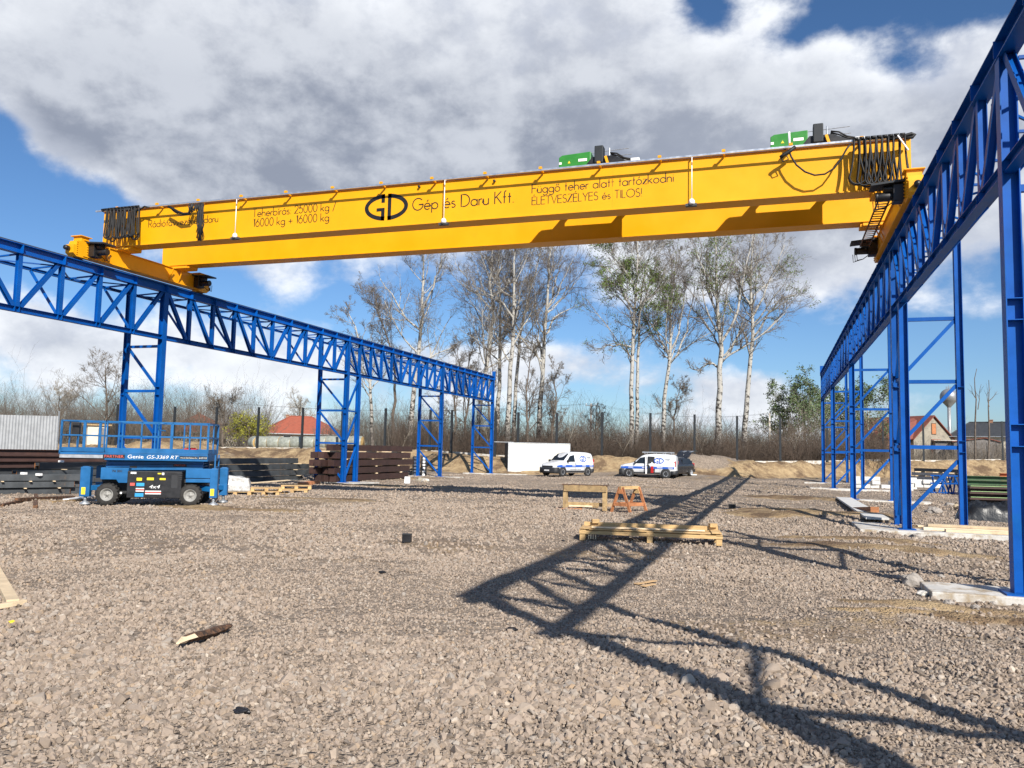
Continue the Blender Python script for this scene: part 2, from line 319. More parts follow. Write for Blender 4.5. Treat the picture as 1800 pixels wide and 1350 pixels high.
def terrain(x, y):
    x = np.asarray(x, float); y = np.asarray(y, float)
    yf = np.interp(x, fx, fy); zf = np.interp(x, fx, fz)
    d = y-yf
    wob = (vn.fbm(x*.22, y*.22, 3)-.5)*2.6
    up = sst(d+wob, -5.2, -1.4)
    z = zf*up
    r = np.hypot(x, y)
    z = z + up*(1-sst(d, 0, 3))*((vn.fbm(x*.9, y*.9, 4)-.5)*.55+(vn2.fbm(x*3.1, y*3.1, 3)-.5)*.22)
    z = z + (vn.fbm(x*.45, y*.45, 4)-.5)*.20*sst(r, 4, 14)*(1+up*.6) + (vn2.fbm(x*1.9, y*1.9, 3)-.5)*.09
    z = z - .07*sst(-x, 15, 20)*(1-up) + .36*(1-sst(r, 4., 11.2))
    far = sst(d, 2, 14); z = z*(1-far)+far*(zf-.1+(vn2.fbm(x*.06, y*.06, 3)-.5)*.8*sst(d, 10, 60))
    sand = sst(d+wob, -6.2, -4.4)*(1-sst(d, 1.0, 5.0))
    for mx, my, rx, ry, h, s_ in MOUNDS:
        q = np.exp(-((x-mx)/rx)**2-((y-my)/ry)**2); z = z+h*q*(.75+.5*vn2.fbm(x*1.1, y*1.1, 3)); k_ = sst(q*(.6+.8*vn.fbm(x*1.3+9, y*1.3, 4)), .28, .62); sand = np.maximum(sand, s_*k_) if s_ else sand*(1-sst(q, .15, .5))
    sand = np.maximum(sand, .55*sst(vn.fbm(x*.33+40, y*.33+7, 4), .60, .72)*(d < -6))
    grass = sst(d, 1.5, 6)
    # the slab edges on both runway lines sit in trodden sandy soil
    for X0, k in ((3.15, .5), (-22.3, .7)):
        sand = np.maximum(sand, k*np.exp(-((x-X0)/1.4)**2)*sst(vn2.fbm(x*.8, y*.8, 3), .40, .62)*(d < -5))
    return z, sand, grass
def tz(x, y): return float(terrain(np.array([x]), np.array([y]))[0][0])
def gt(px, py):                                                # pixel to terrain by marching the ray
    d = ray(px, py); t = 1.5
    while t < 140:
        p = C0+d*t
        gap = p.z-tz(p.x, p.y)
        if gap <= .004: return p
        t += max(.01 if t < 40 else .04, gap*.8)
    return gp(px, py)
rr = np.concatenate([[0], np.arange(.6, 12, .16), np.arange(12, 110, .34), 110*1.06**np.arange(1, 64)])
vdir = math.pi/2+YAW
aa = np.concatenate([np.arange(-48, 48, .24), np.arange(48, 312, 3.)])*math.pi/180+vdir
X = (rr[:, None]*np.cos(aa)[None]); Yg = rr[:, None]*np.sin(aa)[None]
Zt, SA, GR = terrain(X, Yg)
nr, na = X.shape; I = np.arange(nr*na).reshape(nr, na); J = np.roll(I, -1, 1)
Fg = np.stack([I[:-1], I[1:], J[1:], J[:-1]], -1).reshape(-1, 4)
def ground_mat():
    m_ = bpy.data.materials.new('gravel_yard'); m_.use_nodes = True; nt = m_.node_tree; q = NG(nt); b = nt.nodes['Principled BSDF']
    co = q.n('ShaderNodeTexCoord').outputs['Object']
    def vor(scale, feat='F1', out='Color'):
        v = q.n('ShaderNodeTexVoronoi', feature=feat); nt.links.new(co, v.inputs['Vector']); v.inputs['Scale'].default_value = scale; return v.outputs[out]
    wn = q.n('ShaderNodeSeparateColor'); nt.links.new(vor(17.), wn.inputs[0])
    wn2 = q.n('ShaderNodeSeparateColor'); nt.links.new(vor(38.), wn2.inputs[0])
    ramp = q.n('ShaderNodeValToRGB'); nt.links.new(wn.outputs[0], ramp.inputs[0]); e = ramp.color_ramp.elements
    e[0].position = 0; e[0].color = (.11, .09, .075, 1); e[1].position = 1; e[1].color = (.46, .395, .33, 1)
    for p_, c_ in ((.25, (.225, .18, .14, 1)), (.6, (.31, .25, .195, 1)), (.85, (.37, .305, .245, 1))): el_ = ramp.color_ramp.elements.new(p_); el_.color = c_
    ramp2 = q.n('ShaderNodeValToRGB'); nt.links.new(wn2.outputs[1], ramp2.inputs[0]); e = ramp2.color_ramp.elements
    e[0].color = (.13, .105, .083, 1); e[1].color = (.39, .32, .255, 1)
    grav = q.mix(.45, ramp.outputs[0], ramp2.outputs[0])
    big = q.noise(co, .35, 5, .6)
    grav = q.mix(1., grav, q.mix(big, (.84, .83, .82), (1.12, 1.10, 1.07)), 'MULTIPLY')
    # sandy soil, churned earth on the bank
    sandc = q.mix(q.smooth(q.noise(co, 1.3, 9, .75), .3, .7), (.25, .165, .09), (.52, .385, .22)); sandc = q.mix(q.smooth(q.noise(co, .42, 8, .75), .47, .60), sandc, (.17, .112, .068))
    at1 = q.n('ShaderNodeAttribute', attribute_name='sand').outputs['Fac']; at2 = q.n('ShaderNodeAttribute', attribute_name='grass').outputs['Fac']
    c_ = q.mix(q.smooth(q.m('ADD', at1, q.m('MULTIPLY', q.m('SUBTRACT', q.noise(co, 3., 6, .75), .5), 1.3)), .35, .85), grav, sandc)
    gr = q.mix(q.noise(co, .6, 7, .7), (.105, .095, .035), (.24, .17, .085))
    c_ = q.mix(at2, c_, gr)
    nt.links.new(c_, b.inputs['Base Color']); b.inputs['Roughness'].default_value = .95; b.inputs['Specular IOR Level'].default_value = .25
    h = q.m('ADD', q.m('MULTIPLY', vor(17., 'DISTANCE_TO_EDGE', 'Distance'), 1.), q.m('MULTIPLY', vor(38., 'F1', 'Distance'), .35))
    h = q.m('ADD', h, q.m('MULTIPLY', q.noise(co, 4, 6, .75), .8)); h = q.m('ADD', h, q.m('MULTIPLY', q.m('MULTIPLY', q.noise(co, 1.2, 7, .75), at1), 7.))
    bp = q.n('ShaderNodeBump'); bp.inputs['Strength'].default_value = 1.; bp.inputs['Distance'].default_value = .045; nt.links.new(h, bp.inputs['Height']); nt.links.new(bp.outputs[0], b.inputs['Normal'])
    return m_
ground = np_obj('ground', np.stack([X, Yg, Zt], -1), Fg, ground_mat(), smooth=True); ground['kind'] = 'structure'
for nm, arr in (('sand', SA), ('grass', GR)):
    a_ = ground.data.attributes.new(nm, 'FLOAT', 'POINT'); a_.data.foreach_set('value', arr.astype(np.float32).ravel())

# ------------------------------------------------------------------ loose gravel: one object of crushed stones
def stone_mat():
    m_ = bpy.data.materials.new('crushed_stone'); m_.use_nodes = True; nt = m_.node_tree; q = NG(nt); b = nt.nodes['Principled BSDF']
    oi = q.n('ShaderNodeObjectInfo').outputs['Random']; co = q.n('ShaderNodeTexCoord').outputs['Object']
    ramp = q.n('ShaderNodeValToRGB'); nt.links.new(oi, ramp.inputs[0]); e = ramp.color_ramp.elements
    e[0].color = (.18, .15, .125, 1); e[1].position = 1; e[1].color = (.47, .41, .345, 1)
    for p_, c_ in ((.12, (.25, .20, .158, 1)), (.35, (.30, .24, .19, 1)), (.55, (.325, .262, .212, 1)), (.72, (.35, .282, .222, 1)), (.90, (.335, .295, .255, 1)), (.97, (.34, .25, .17, 1))):
        el_ = ramp.color_ramp.elements.new(p_); el_.color = c_
    c_ = q.mix(1., ramp.outputs[0], q.mix(q.noise(co, 2.4, 5, .7), (.72, .72, .72), (1.25, 1.23, 1.2)), 'MULTIPLY')
    nt.links.new(c_, b.inputs['Base Color']); b.inputs['Roughness'].default_value = .92; b.inputs['Specular IOR Level'].default_value = .3
    return m_
stm = stone_mat(); rocks = bpy.data.collections.new('stone shapes')
for i in range(12):
    bm = bmesh.new(); r_ = random.Random(i)
    for k in range(15):
        v = Vector((r_.gauss(0, 1), r_.gauss(0, 1), r_.gauss(0, 1))).normalized(); bm.verts.new((v.x*r_.uniform(.8, 1.15), v.y*r_.uniform(.6, .9), v.z*r_.uniform(.52, .82)))
    res = bmesh.ops.convex_hull(bm, input=bm.verts); bmesh.ops.delete(bm, geom=[v for v in bm.verts if not v.link_faces], context='VERTS')
    me = bpy.data.meshes.new('stone'); bm.to_mesh(me); bm.free(); me.materials.append(stm); rocks.objects.link(bpy.data.objects.new('stone', me))
pts = []; scl = []
for r0, r1, dens, s0, s1 in ((1.6, 6.5, 1500, .007, .013), (1.6, 7.5, 950, .016, .041), (7.5, 15, 480, .018, .037), (15, 30, 150, .024, .044), (30, 62, 42, .03, .055)):
    n_ = int((r1*r1-r0*r0)/2*rad(80)*dens); r_ = np.sqrt(RG.uniform(r0*r0, r1*r1, n_)); a_ = vdir+RG.uniform(-rad(40), rad(40), n_)
    pts.append(np.stack([r_*np.cos(a_), r_*np.sin(a_)], -1)); sz = s0+(s1-s0)*RG.random(n_)**1.8; sz[RG.random(n_) < .015] *= 1.7; scl.append(sz)
pts = np.concatenate(pts); scl = np.concatenate(scl)
z_, s_, g_ = terrain(pts[:, 0], pts[:, 1])
coarse = sst(vn.fbm(pts[:, 0]*.28+3, pts[:, 1]*.28+8, 4), .32, .66); scl *= .62+.62*coarse
keep = (RG.random(len(pts)) > s_*1.25) & (g_ < .3) & (s_ < .75)
pts, scl, z_ = pts[keep], scl[keep], z_[keep]
P_ = np.concatenate([pts, (z_+scl*.18)[:, None]], 1).astype(np.float32)
me = bpy.data.meshes.new('gravel'); me.vertices.add(len(P_)); me.vertices.foreach_set('co', P_.ravel())
def vattr(nm, arr):
    a_ = me.attributes.new(nm, 'FLOAT_VECTOR', 'POINT'); a_.data.foreach_set('vector', arr.astype(np.float32).ravel())
vattr('turn', np.stack([RG.normal(0, .75, len(P_)), RG.normal(0, .75, len(P_)), RG.uniform(0, 6.28, len(P_))], -1))
vattr('size', scl[:, None]*np.stack([RG.uniform(.8, 1.25, len(P_)) for _ in range(3)], -1))
gravel = bpy.data.objects.new('gravel', me); COL.objects.link(gravel); gravel['kind'] = 'stuff'
gn = bpy.data.node_groups.new('scatter stones', 'GeometryNodeTree')
gn.interface.new_socket('Geometry', in_out='INPUT', socket_type='NodeSocketGeometry'); gn.interface.new_socket('Geometry', in_out='OUTPUT', socket_type='NodeSocketGeometry')
gi, go, iop, ci = [gn.nodes.new(t) for t in ('NodeGroupInput', 'NodeGroupOutput', 'GeometryNodeInstanceOnPoints', 'GeometryNodeCollectionInfo')]
mp = gn.nodes.new('GeometryNodeMeshToPoints'); ci.inputs['Collection'].default_value = rocks; ci.inputs['Separate Children'].default_value = True; ci.inputs['Reset Children'].default_value = True
gn.links.new(gi.outputs[0], mp.inputs['Mesh']); gn.links.new(mp.outputs[0], iop.inputs['Points']); gn.links.new(ci.outputs[0], iop.inputs['Instance']); iop.inputs['Pick Instance'].default_value = True
for nm, sk in (('turn', 'Rotation'), ('size', 'Scale')):
    na_ = gn.nodes.new('GeometryNodeInputNamedAttribute'); na_.data_type = 'FLOAT_VECTOR'; na_.inputs['Name'].default_value = nm; gn.links.new(na_.outputs[0], iop.inputs[sk])
gn.links.new(iop.outputs[0], go.inputs[0]); gravel.modifiers.new('scatter', 'NODES').node_group = gn

# ------------------------------------------------------------------ crane runways
XL, XR = -22.33, 3.15
def runway(X0, out, Ts, base, zb, zt, label, brace_at, legs_to=1.68):
    R_ = empty('crane_runway', (X0, Ts[1], 0), label, 'crane runway', 'lattice crane runways')
    Y0, Y1 = Ts[0]-.65, Ts[-1]+.15; zb0 = zb; B = M['blue']
    tc = MB().ibeam((X0, Y0, zt-.15), (X0, Y1, zt-.15), .25, .30, .018, .012)
    bc = MB().ibeam((X0, Y0, zb0+.09), (X0, Y1, zb0+.09), .16, .18, .012, .01)
    bk = MB(); xo = X0+out*1.35; zk = zt-.36
    bk.ibeam((xo, Y0, zk), (xo, Y1, zk), .09, .10, .01, .01)
    nodes = []; 
    for a, b in zip(Ts[:-1], Ts[1:]):
        n = max(4, 2*round((b-a)/2/1.42)); nodes += [(a+(b-a)*i/n, i, n) for i in range(n)]
    nodes.append((Ts[-1], 0, 4))
    zl, zu = zb0+.18, zt-.30
    for k, (y, i, n) in enumerate(nodes):
        for s_ in (-1, 1):                                      # stiffeners on the chord webs
            tc.box((X0+s_*.082, y, zt-.15), (.14, .012, .26)); bc.box((X0+s_*.052, y+.06, zb0+.09), (.085, .01, .15)); bc.box((X0+s_*.052, y-.10, zb0+.09), (.085, .01, .15))
        bk.bar((X0+out*.16, y, zt-.30), (xo-out*.05, y, zk+.015), .05, .05)
        if k+1 < len(nodes): y2 = nodes[k+1][0]; bk.bar(*(((X0+out*.18, y+.12, zt-.33), (xo-out*.07, y2-.1, zk-.01)) if k % 2 else ((xo-out*.07, y+.1, zk-.01), (X0+out*.18, y2-.12, zt-.33))), 0.04, .04)
        if k % 2: MB().bar((xo, y, zk-.06), (X0+out*.10, y, zl+.02), .07, .07, (0, 1, 0)).build('sway_strut', B, R_)
        if i: MB().ibeam((X0, y, zl), (X0, y, zu), .14, .14, .011, .011, (1, 0, 0)).build('web_vertical', B, R_)
        if k+1 < len(nodes):
            y2 = nodes[k+1][0]
            a, b = ((X0, y+.16, zu), (X0, y2-.13, zl)) if i < n/2 else ((X0, y+.13, zl), (X0, y2-.16, zu))
            MB().ibeam(a, b, .13, .125, .011, .011, (1, 0, 0)).build('web_diagonal', B, R_)
    tc.build('top_chord', B, R_); bc.build('bottom_chord', B, R_); bk.build('surge_girder', B, R_)
    MB().box((X0, (Y0+Y1)/2, zt+.03), (.06, Y1-Y0, .06)).build('crane_rail', M['darksteel'], R_)
    xg = X0+out*legs_to
    for y in Ts:
        c = MB(); yc = y
        c.ibeam((X0, yc, base+.025), (X0, yc, zt-.305), .22, .225, .016, .012, (1, 0, 0))
        for z in (2.0, 2.3, 3.75, 4.05): c.box((X0, yc-.056, base+z), (.19, .10, .012)); c.box((X0, yc+.056, base+z), (.19, .10, .012))
        o = c.build('column', B, R_); MB().box((X0, yc, base+.0125), (.46, .46, .025)).build('base_plate', B, o)
        l = MB().ibeam((xg, yc, base+.025), (xg, yc, zk+.3), .18, .18, .013, .010, (1, 0, 0))
        for z in (2.0, 2.3, 3.75): l.box((xg, yc-.045, base+z), (.15, .08, .01))
        o = l.build('outer_leg', B, R_); MB().box((xg, yc, base+.0125), (.36, .36, .025)).build('base_plate', B, o)
        i0, i1 = X0+out*.113, xg-out*.09
        for z in (2.12, 3.9, 5.62): MB().bar((i0, yc, base+z), (i1, yc, base+z), .085, .10).build('cross_strut', B, R_)
        for z in (.22, 2.25, 4.02): MB().bar((i0, yc, base+z), (i1, yc, base+z+1.55), .085, .09).build('cross_brace', B, R_)
        if brace_at and abs(brace_at[0]-y) < .1:
            yb = brace_at[1]; o = MB().ibeam((X0, yb, base+.025), (X0, yb, zb0), .22, .21, .016, .012, (1, 0, 0)).build('longitudinal_leg', B, R_); MB().box((X0, yb, base+.0125), (.4, .4, .025)).build('base_plate', B, o)
            d = 1 if yb > y else -1
            for z in (2.12, 3.9): MB().bar((X0, y+d*.16, base+z), (X0, yb-d*.11, base+z), .08, .08).build('cross_strut', B, R_)
            for z in (.3, 2.25, 4.02): MB().bar((X0, y+d*.16, base+z), (X0, yb-d*.13, base+z+1.5), .09, .09, (1, 0, 0)).build('cross_brace', B, R_)
    MB().box((X0, Y1+.02, zt+.10), (.30, .03, .72)).build('end_stop', B, R_)
    return R_
RB_, LB_ = .10, -.03
rwR = runway(XR, 1, [1.03, 12.67, 24.18, 37.81, 50.31, 60.92], RB_, 5.95, 7.935, 'blue lattice crane runway seen end-on with its columns in front of the houses', (24.18, 22.80), 1.56)
rwL = runway(XL, -1, [.0, 12.2, 24.71, 38.68, 51.85, 62.47], LB_, 5.84, 7.965, 'blue lattice crane runway running behind the scissor lift toward the white container', (38.68, 39.99))

# foundation slabs, each poured on its own
def slab(pts, z0, z1, label):
    o = MB().prism([(x, y, z0) for x, y in pts], (0, 0, z1-z0)).build('foundation_slab', M['concrete'], bevel=.015)
    return tag(o, label, 'foundation', 'concrete foundation slabs')
def rect(x0, x1, y0, y1, sk=0.): return [(x0, y0), (x1, y0+sk), (x1, y1+sk), (x0, y1)]
slab(rect(XR-1.15, 12.0, 12.35, 13.35), -.2, RB_-.0, 'pale concrete slab under the nearest right column beside a big rock')
slab(rect(XR-1.15, 11.0, 22.2, 24.75), -.2, RB_, 'pale concrete slab with planks lying on it under the paired columns')
slab(rect(XR-1.3, 6.2, 37.3, 38.3), -.2, RB_, 'pale concrete slab at the top end of the leaning white board')
slab(rect(XR-1.3, 6.2, 49.9, 50.8), -.2, RB_, 'second farthest narrow pale slab of the right runway')
slab(rect(XR-1.3, 6.2, 60.5, 61.4), -.2, RB_, 'farthest narrow pale slab of the right runway before the sandy bank')
slab(rect(XL-2.3, XL+1.2, 38.1, 40.6), -.3, LB_, 'pale concrete slab under the blue tower with mirrored bracing')
slab(rect(XL-2.3, XL+1.6, 51.3, 52.4), -.3, LB_, 'pale concrete slab of the tower beside the white-capped black tubes')
slab(rect(XL-2.3, XL+3.0, 62.0, 63.0), -.3, LB_, 'pale concrete slab of the tower next to the white container')
slab(rect(XL-2.3, XL+.7, 24.2, 25.2), -.3, LB_, 'concrete slab of the tower hidden behind the blue scissor lift')

# ------------------------------------------------------------------ overhead crane
YF, YR, ZB, ZT_ = 22.10, 25.04, 8.80, 10.10
X0g, X1g = -22.85, 3.32
crane = empty('overhead_crane', (-9.8, 23.6, 8.05), 'yellow double-girder overhead crane with black lettering spanning both blue runways', 'overhead crane')
def girder(y, front):
    b = MB(); w = .52
    b.box(((X0g+X1g)/2, y+w/2, (ZB+ZT_)/2), (X1g-X0g, w, ZT_-ZB-.03))
    b.box(((X0g+X1g)/2, y+w/2, ZB), (X1g-X0g, w+.10, .03)); b.box(((X0g+X1g)/2, y+w/2, ZT_), (X1g-X0g, w+.10, .03))
    o = b.build('girder', M['yellow'], crane)
    s_ = MB()
    for x in (-13.2, -4.4) if front else (-15.4, -7.): s_.box((x, y-.001, (ZB+ZT_)/2), (.012, .004, ZT_-ZB-.04))
    s_.build('weld_seam', M['yellow2'], o)
    MB().box(((X0g+X1g)/2, y+w/2+(.1 if front else -.1), ZT_+.045), (X1g-X0g-.4, .06, .06)).build('trolley_rail', M['steel'], o)
    if not front:
        return
    MB().box(((X0g+X1g)/2, y-.052, ZT_+.0), (X1g-X0g, .008, .04)).build('flange_edge', M['rust'], o)
    yr = y-.33; b = MB(); b.box(((X0g+X1g)/2, yr, ZT_-.06), (X1g-X0g+.1, .045, .05)); b.build('festoon_track', M['alu'], o)
    x = X0g+.9
    while x < X1g:
        q = MB(); q.bar((x, y-.05, ZT_-.04), (x, yr-.02, ZT_-.02), .05, .04); q.box((x, yr-.0, ZT_+.0), (.09, .07, .07)); q.build('track_bracket', M['yellow2'], o); x += 1.72
girder(YF, True); girder(YR, False)
# end carriages with their drives
def carriage(X0, inn, y0, y1, zt):
    b = MB(); zc = zt+.07
    b.box((X0, (y0+y1)/2, zc+.36), (.30, y1-y0-.7, .52)); b.box((X0, (y0+y1)/2, zc+.63), (.40, y1-y0-.8, .025)); b.box((X0, (y0+y1)/2, zc+.085), (.40, y1-y0-.8, .025))
    for ye, s_ in ((y0, 1), (y1, -1)):
        b.prism([(X0-.17, ye, zc+.12), (X0-.17, ye, zc+.40), (X0-.17, ye+s_*.10, zc+.40), (X0-.17, ye+s_*.16, zc+.56), (X0-.17, ye+s_*.30, zc+.58), (X0-.17, ye+s_*.30, zc+.74), (X0-.17, ye+s_*.62, zc+.74), (X0-.17, ye+s_*.62, zc+.02), (X0-.17, ye+s_*.15, zc+.02)], (.34, 0, 0))
        b.box((X0, ye+s_*.46, zc+.75), (.46, .46, .03))
        for j in range(7): b.cyl((X0+inn*.16, ye+s_*.14, zc+.10+j*.07), (X0+inn*.20, ye+s_*.14, zc+.10+j*.07), .018, 6); b.cyl((X0+inn*.16, ye+s_*.56, zc+.10+j*.085), (X0+inn*.20, ye+s_*.56, zc+.10+j*.085), .018, 6)
    for s_ in (.3, 2.9, 3.3): b.bar((X0+inn*.15, y0+1.0+s_*1.2, zc+.12), (X0+inn*.34, y0+1.0+s_*1.2, zc+.60), .05, .03)
    for yy in (YF+.26, YR+.26): b.box((X0+inn*.32, yy, zc+.70), (.9, .5, .10)); b.box((X0+inn*.30, yy, ZB-.09), (.8, .62, .08))
    o = b.build('end_carriage', M['yellow2'], crane, bevel=.006)
    for ye, s_ in ((y0, 1), (y1, -1)):
        MB().lathe([(0, 0), (.05, 0), (.075, .03), (.085, .14), (.07, .19), (0, .2)] if s_ < 0 else [(0, 0), (.05, 0), (.075, -.03), (.085, -.14), (.07, -.19), (0, -.2)], (X0, ye, zc+.26), 14, 'y').build('buffer', M['black'], o)
        MB().lathe([(.02, -.05), (.16, -.05), (.19, -.045), (.19, -.03), (.16, -.03), (.16, .03), (.19, .03), (.19, .045), (.02, .05)], (X0, ye+s_*.36, zc+.12), 22, 'x').build('travel_wheel', M['darksteel'], o)
        d = MB(); xm = X0+inn*.40; ym = ye+s_*.78
        d.box((X0+inn*.30, ym, zc+.32), (.24, .34, .42)); d.cyl((X0+inn*.24, ym, zc+.46), (X0+inn*.62, ym, zc+.46), .11, 12); d.cyl((X0+inn*.42, ym+.02, zc+.28), (X0+inn*.74, ym+.02, zc+.28), .105, 14); d.cyl((X0+inn*.74, ym+.02, zc+.28), (X0+inn*.81, ym+.02, zc+.28), .115, 14)
        d.build('travel_drive', M['black'], o, bevel=.012)
        MB().prism([(X0+inn*.16, ym-.28, zc+.56), (X0+inn*.92, ym-.26, zc+.50), (X0+inn*.92, ym+.26, zc+.50), (X0+inn*.16, ym+.28, zc+.56)], (0, 0, .05)).build('drive_cover', M['post'], o)
        c = MB()
        for j in range(3): c.tube([(X0+inn*(.75+.05*j), ym+.05*j, zc+.2), (X0+inn*(.72+.06*j), ym+.1, zc+.02-.03*j), (X0+inn*.55, ym+.16, zc+.06), (X0+inn*.35, ym+.2, zc+.22)], .012, 5)
        c.build('drive_cable', M['rubber'], o)
    return o
carriage(XL, 1, 20.25, 27.0, 7.965)
cr_ = carriage(XR, -1, 20.25, 27.3, 7.935)
lad = MB(); a, b = Vector((XR-.55, 21.3, 8.35)), Vector((XR-.55, 26.2, 8.35))
for s_ in (-.13, .13): lad.bar(a+Vector((s_, 0, 0)), b+Vector((s_, 0, 0)), .02, .07)
for i in range(22): p_ = a.lerp(b, (i+.5)/22); lad.bar(p_+Vector((-.13, 0, 0)), p_+Vector((.13, 0, 0)), .025, .025)
lad.build('cable_ladder', M['wood_dark'], cr_)
# festoon cable bundles, loops and loose ends
def px_f(px, py, y=YF-.36): return onY(px, py, y)
f1 = MB(); xa, xb = px_f(188, 400).x, px_f(243, 400).x
def loops(mb, xa, xb, n, ztop, drop, w, r, seed, yy):
    rg = random.Random(seed)
    for i in range(n):
        x = xa+(xb-xa)*(i+.5)/n
        for k in range(2):
            dz = drop*rg.uniform(.90, 1.05); wb = w*rg.uniform(.7, 1.15)/2; wt = .05+rg.uniform(0, .03); sh = rg.uniform(-.06, .06); y_ = yy+.055*k+rg.uniform(-.02, .02)
            half = [(wt+(wb-wt)*(q/8)**2.2, q/8*(dz-wb)) for q in range(9)]
            pts_ = [(x+sh*h/dz-u, y_, ztop-h) for u, h in half]+[(x+sh+wb*math.cos(a_), y_+.01, ztop-(dz-wb)+wb*math.sin(a_)) for a_ in [math.pi*(1+q/8) for q in range(1, 8)]]+[(x+sh*h/dz+u, y_+.02, ztop-h) for u, h in reversed(half)]
            mb.tube(pts_, r, 6)
        mb.cyl((x-.06, yy+.03, ztop+.03), (x+.06, yy+.03, ztop+.03), .04, 8)
loops(f1, xa, xb, 9, ZT_-.06, 1.10, .26, .025, 4, YF-.40)
pts_ = [px_f(181+k*2, y_) for k, y_ in ((0, 371), (-1, 369), (3, 368), (14, 369), (24, 368))]; f1.tube(pts_, .04, 8)
f1.tube([px_f(*q) for q in ((240, 371), (250, 366), (254, 363), (262, 365))], .03, 8)
f1.build('festoon_cables', M['rubber'], crane)
f2 = MB(); xa, xb = px_f(1500, 280).x, px_f(1592, 280).x
loops(f2, xa, xb, 9, ZT_-.06, 1.26, .34, .022, 8, YF-.42)
f2.tube([px_f(*q) for q in ((1387, 266), (1391, 276), (1400, 290), (1415, 302), (1432, 308), (1450, 306), (1466, 296), (1478, 280), (1488, 262), (1496, 252))], .024, 8)
f2.tube([px_f(*q) for q in ((1372, 277), (1378, 272), (1388, 266), (1398, 258))], .05, 8)
f2.tube([px_f(*q) for q in ((1376, 276), (1382, 272), (1386, 280), (1376, 284), (1372, 277))], .016, 6)
f2.tube([px_f(*q) for q in ((1560, 245), (1578, 242), (1592, 238), (1602, 235), (1608, 237), (1604, 241), (1590, 243))], .045, 8)
f2.build('festoon_cables', M['rubber'], crane)
f3 = MB(); rg = random.Random(5)
f3.tube([px_f(*q) for q in ((296, 363), (304, 367), (312, 372), (322, 376), (332, 375), (335, 366), (338, 358))], .045, 8)
f3.tube([px_f(*q) for q in ((297, 363), (306, 372), (318, 379), (334, 377), (341, 368), (344, 359))], .02, 6)
for i in range(7): f3.tube([px_f(334+i*3, 357), px_f(331+i*3+rg.uniform(-3, 3), 363), px_f(333+i*3, 369+rg.uniform(0, 4)), px_f(338+i*2.5, 360)], .018, 6)
for i in range(16):
    x = 352+rg.uniform(-3.5, 6); f3.tube([px_f(354+rg.uniform(-3, 4), 356), px_f(x+rg.uniform(-2, 2), 375), px_f(x+rg.uniform(-3, 3), 395), px_f(x+rg.uniform(-4, 4), rg.uniform(408, 424))], .013 if i > 6 else .022, 5)
f3.build('loose_cables', M['rubber'], crane)
rd = MB(); rd.bar(px_f(1578, 238, YF-.5), px_f(1597, 264, YF-.5), .05, .03); rd.build('white_rod', M['white'], crane)
for px, py in ((413, 412), (780, 386), (1216, 352)):
    p_ = onY(px, py, YF-.14); l = MB(); l.cyl(p_, (p_.x, p_.y, ZT_+.03), .014, 8); l.bar((p_.x, p_.y, ZT_), (p_.x, YF-.04, ZT_), .03, .03)
    o = l.build('lamp_stem', M['white'], crane); MB().lathe([(0, .03), (.05, .03), (.08, -.02), (.085, -.10), (.05, -.12), (0, -.12)], p_, 14).build('work_lamp', M['white'], o)
    MB().box((p_.x-.02, YF-.08, p_.z-.12), (.30, .14, .07)).build('lamp_bracket', M['darksteel'], o)
for px, py in ((738, 329), (870, 319)):
    MB().lathe([(0, 0), (.03, 0), (.03, -.04), (.04, -.05), (.04, -.08), (0, -.08)], onY(px, py, YF)+Vector((0, -.002, 0)), 10, 'y').build('limit_switch', M['bumper'], crane)
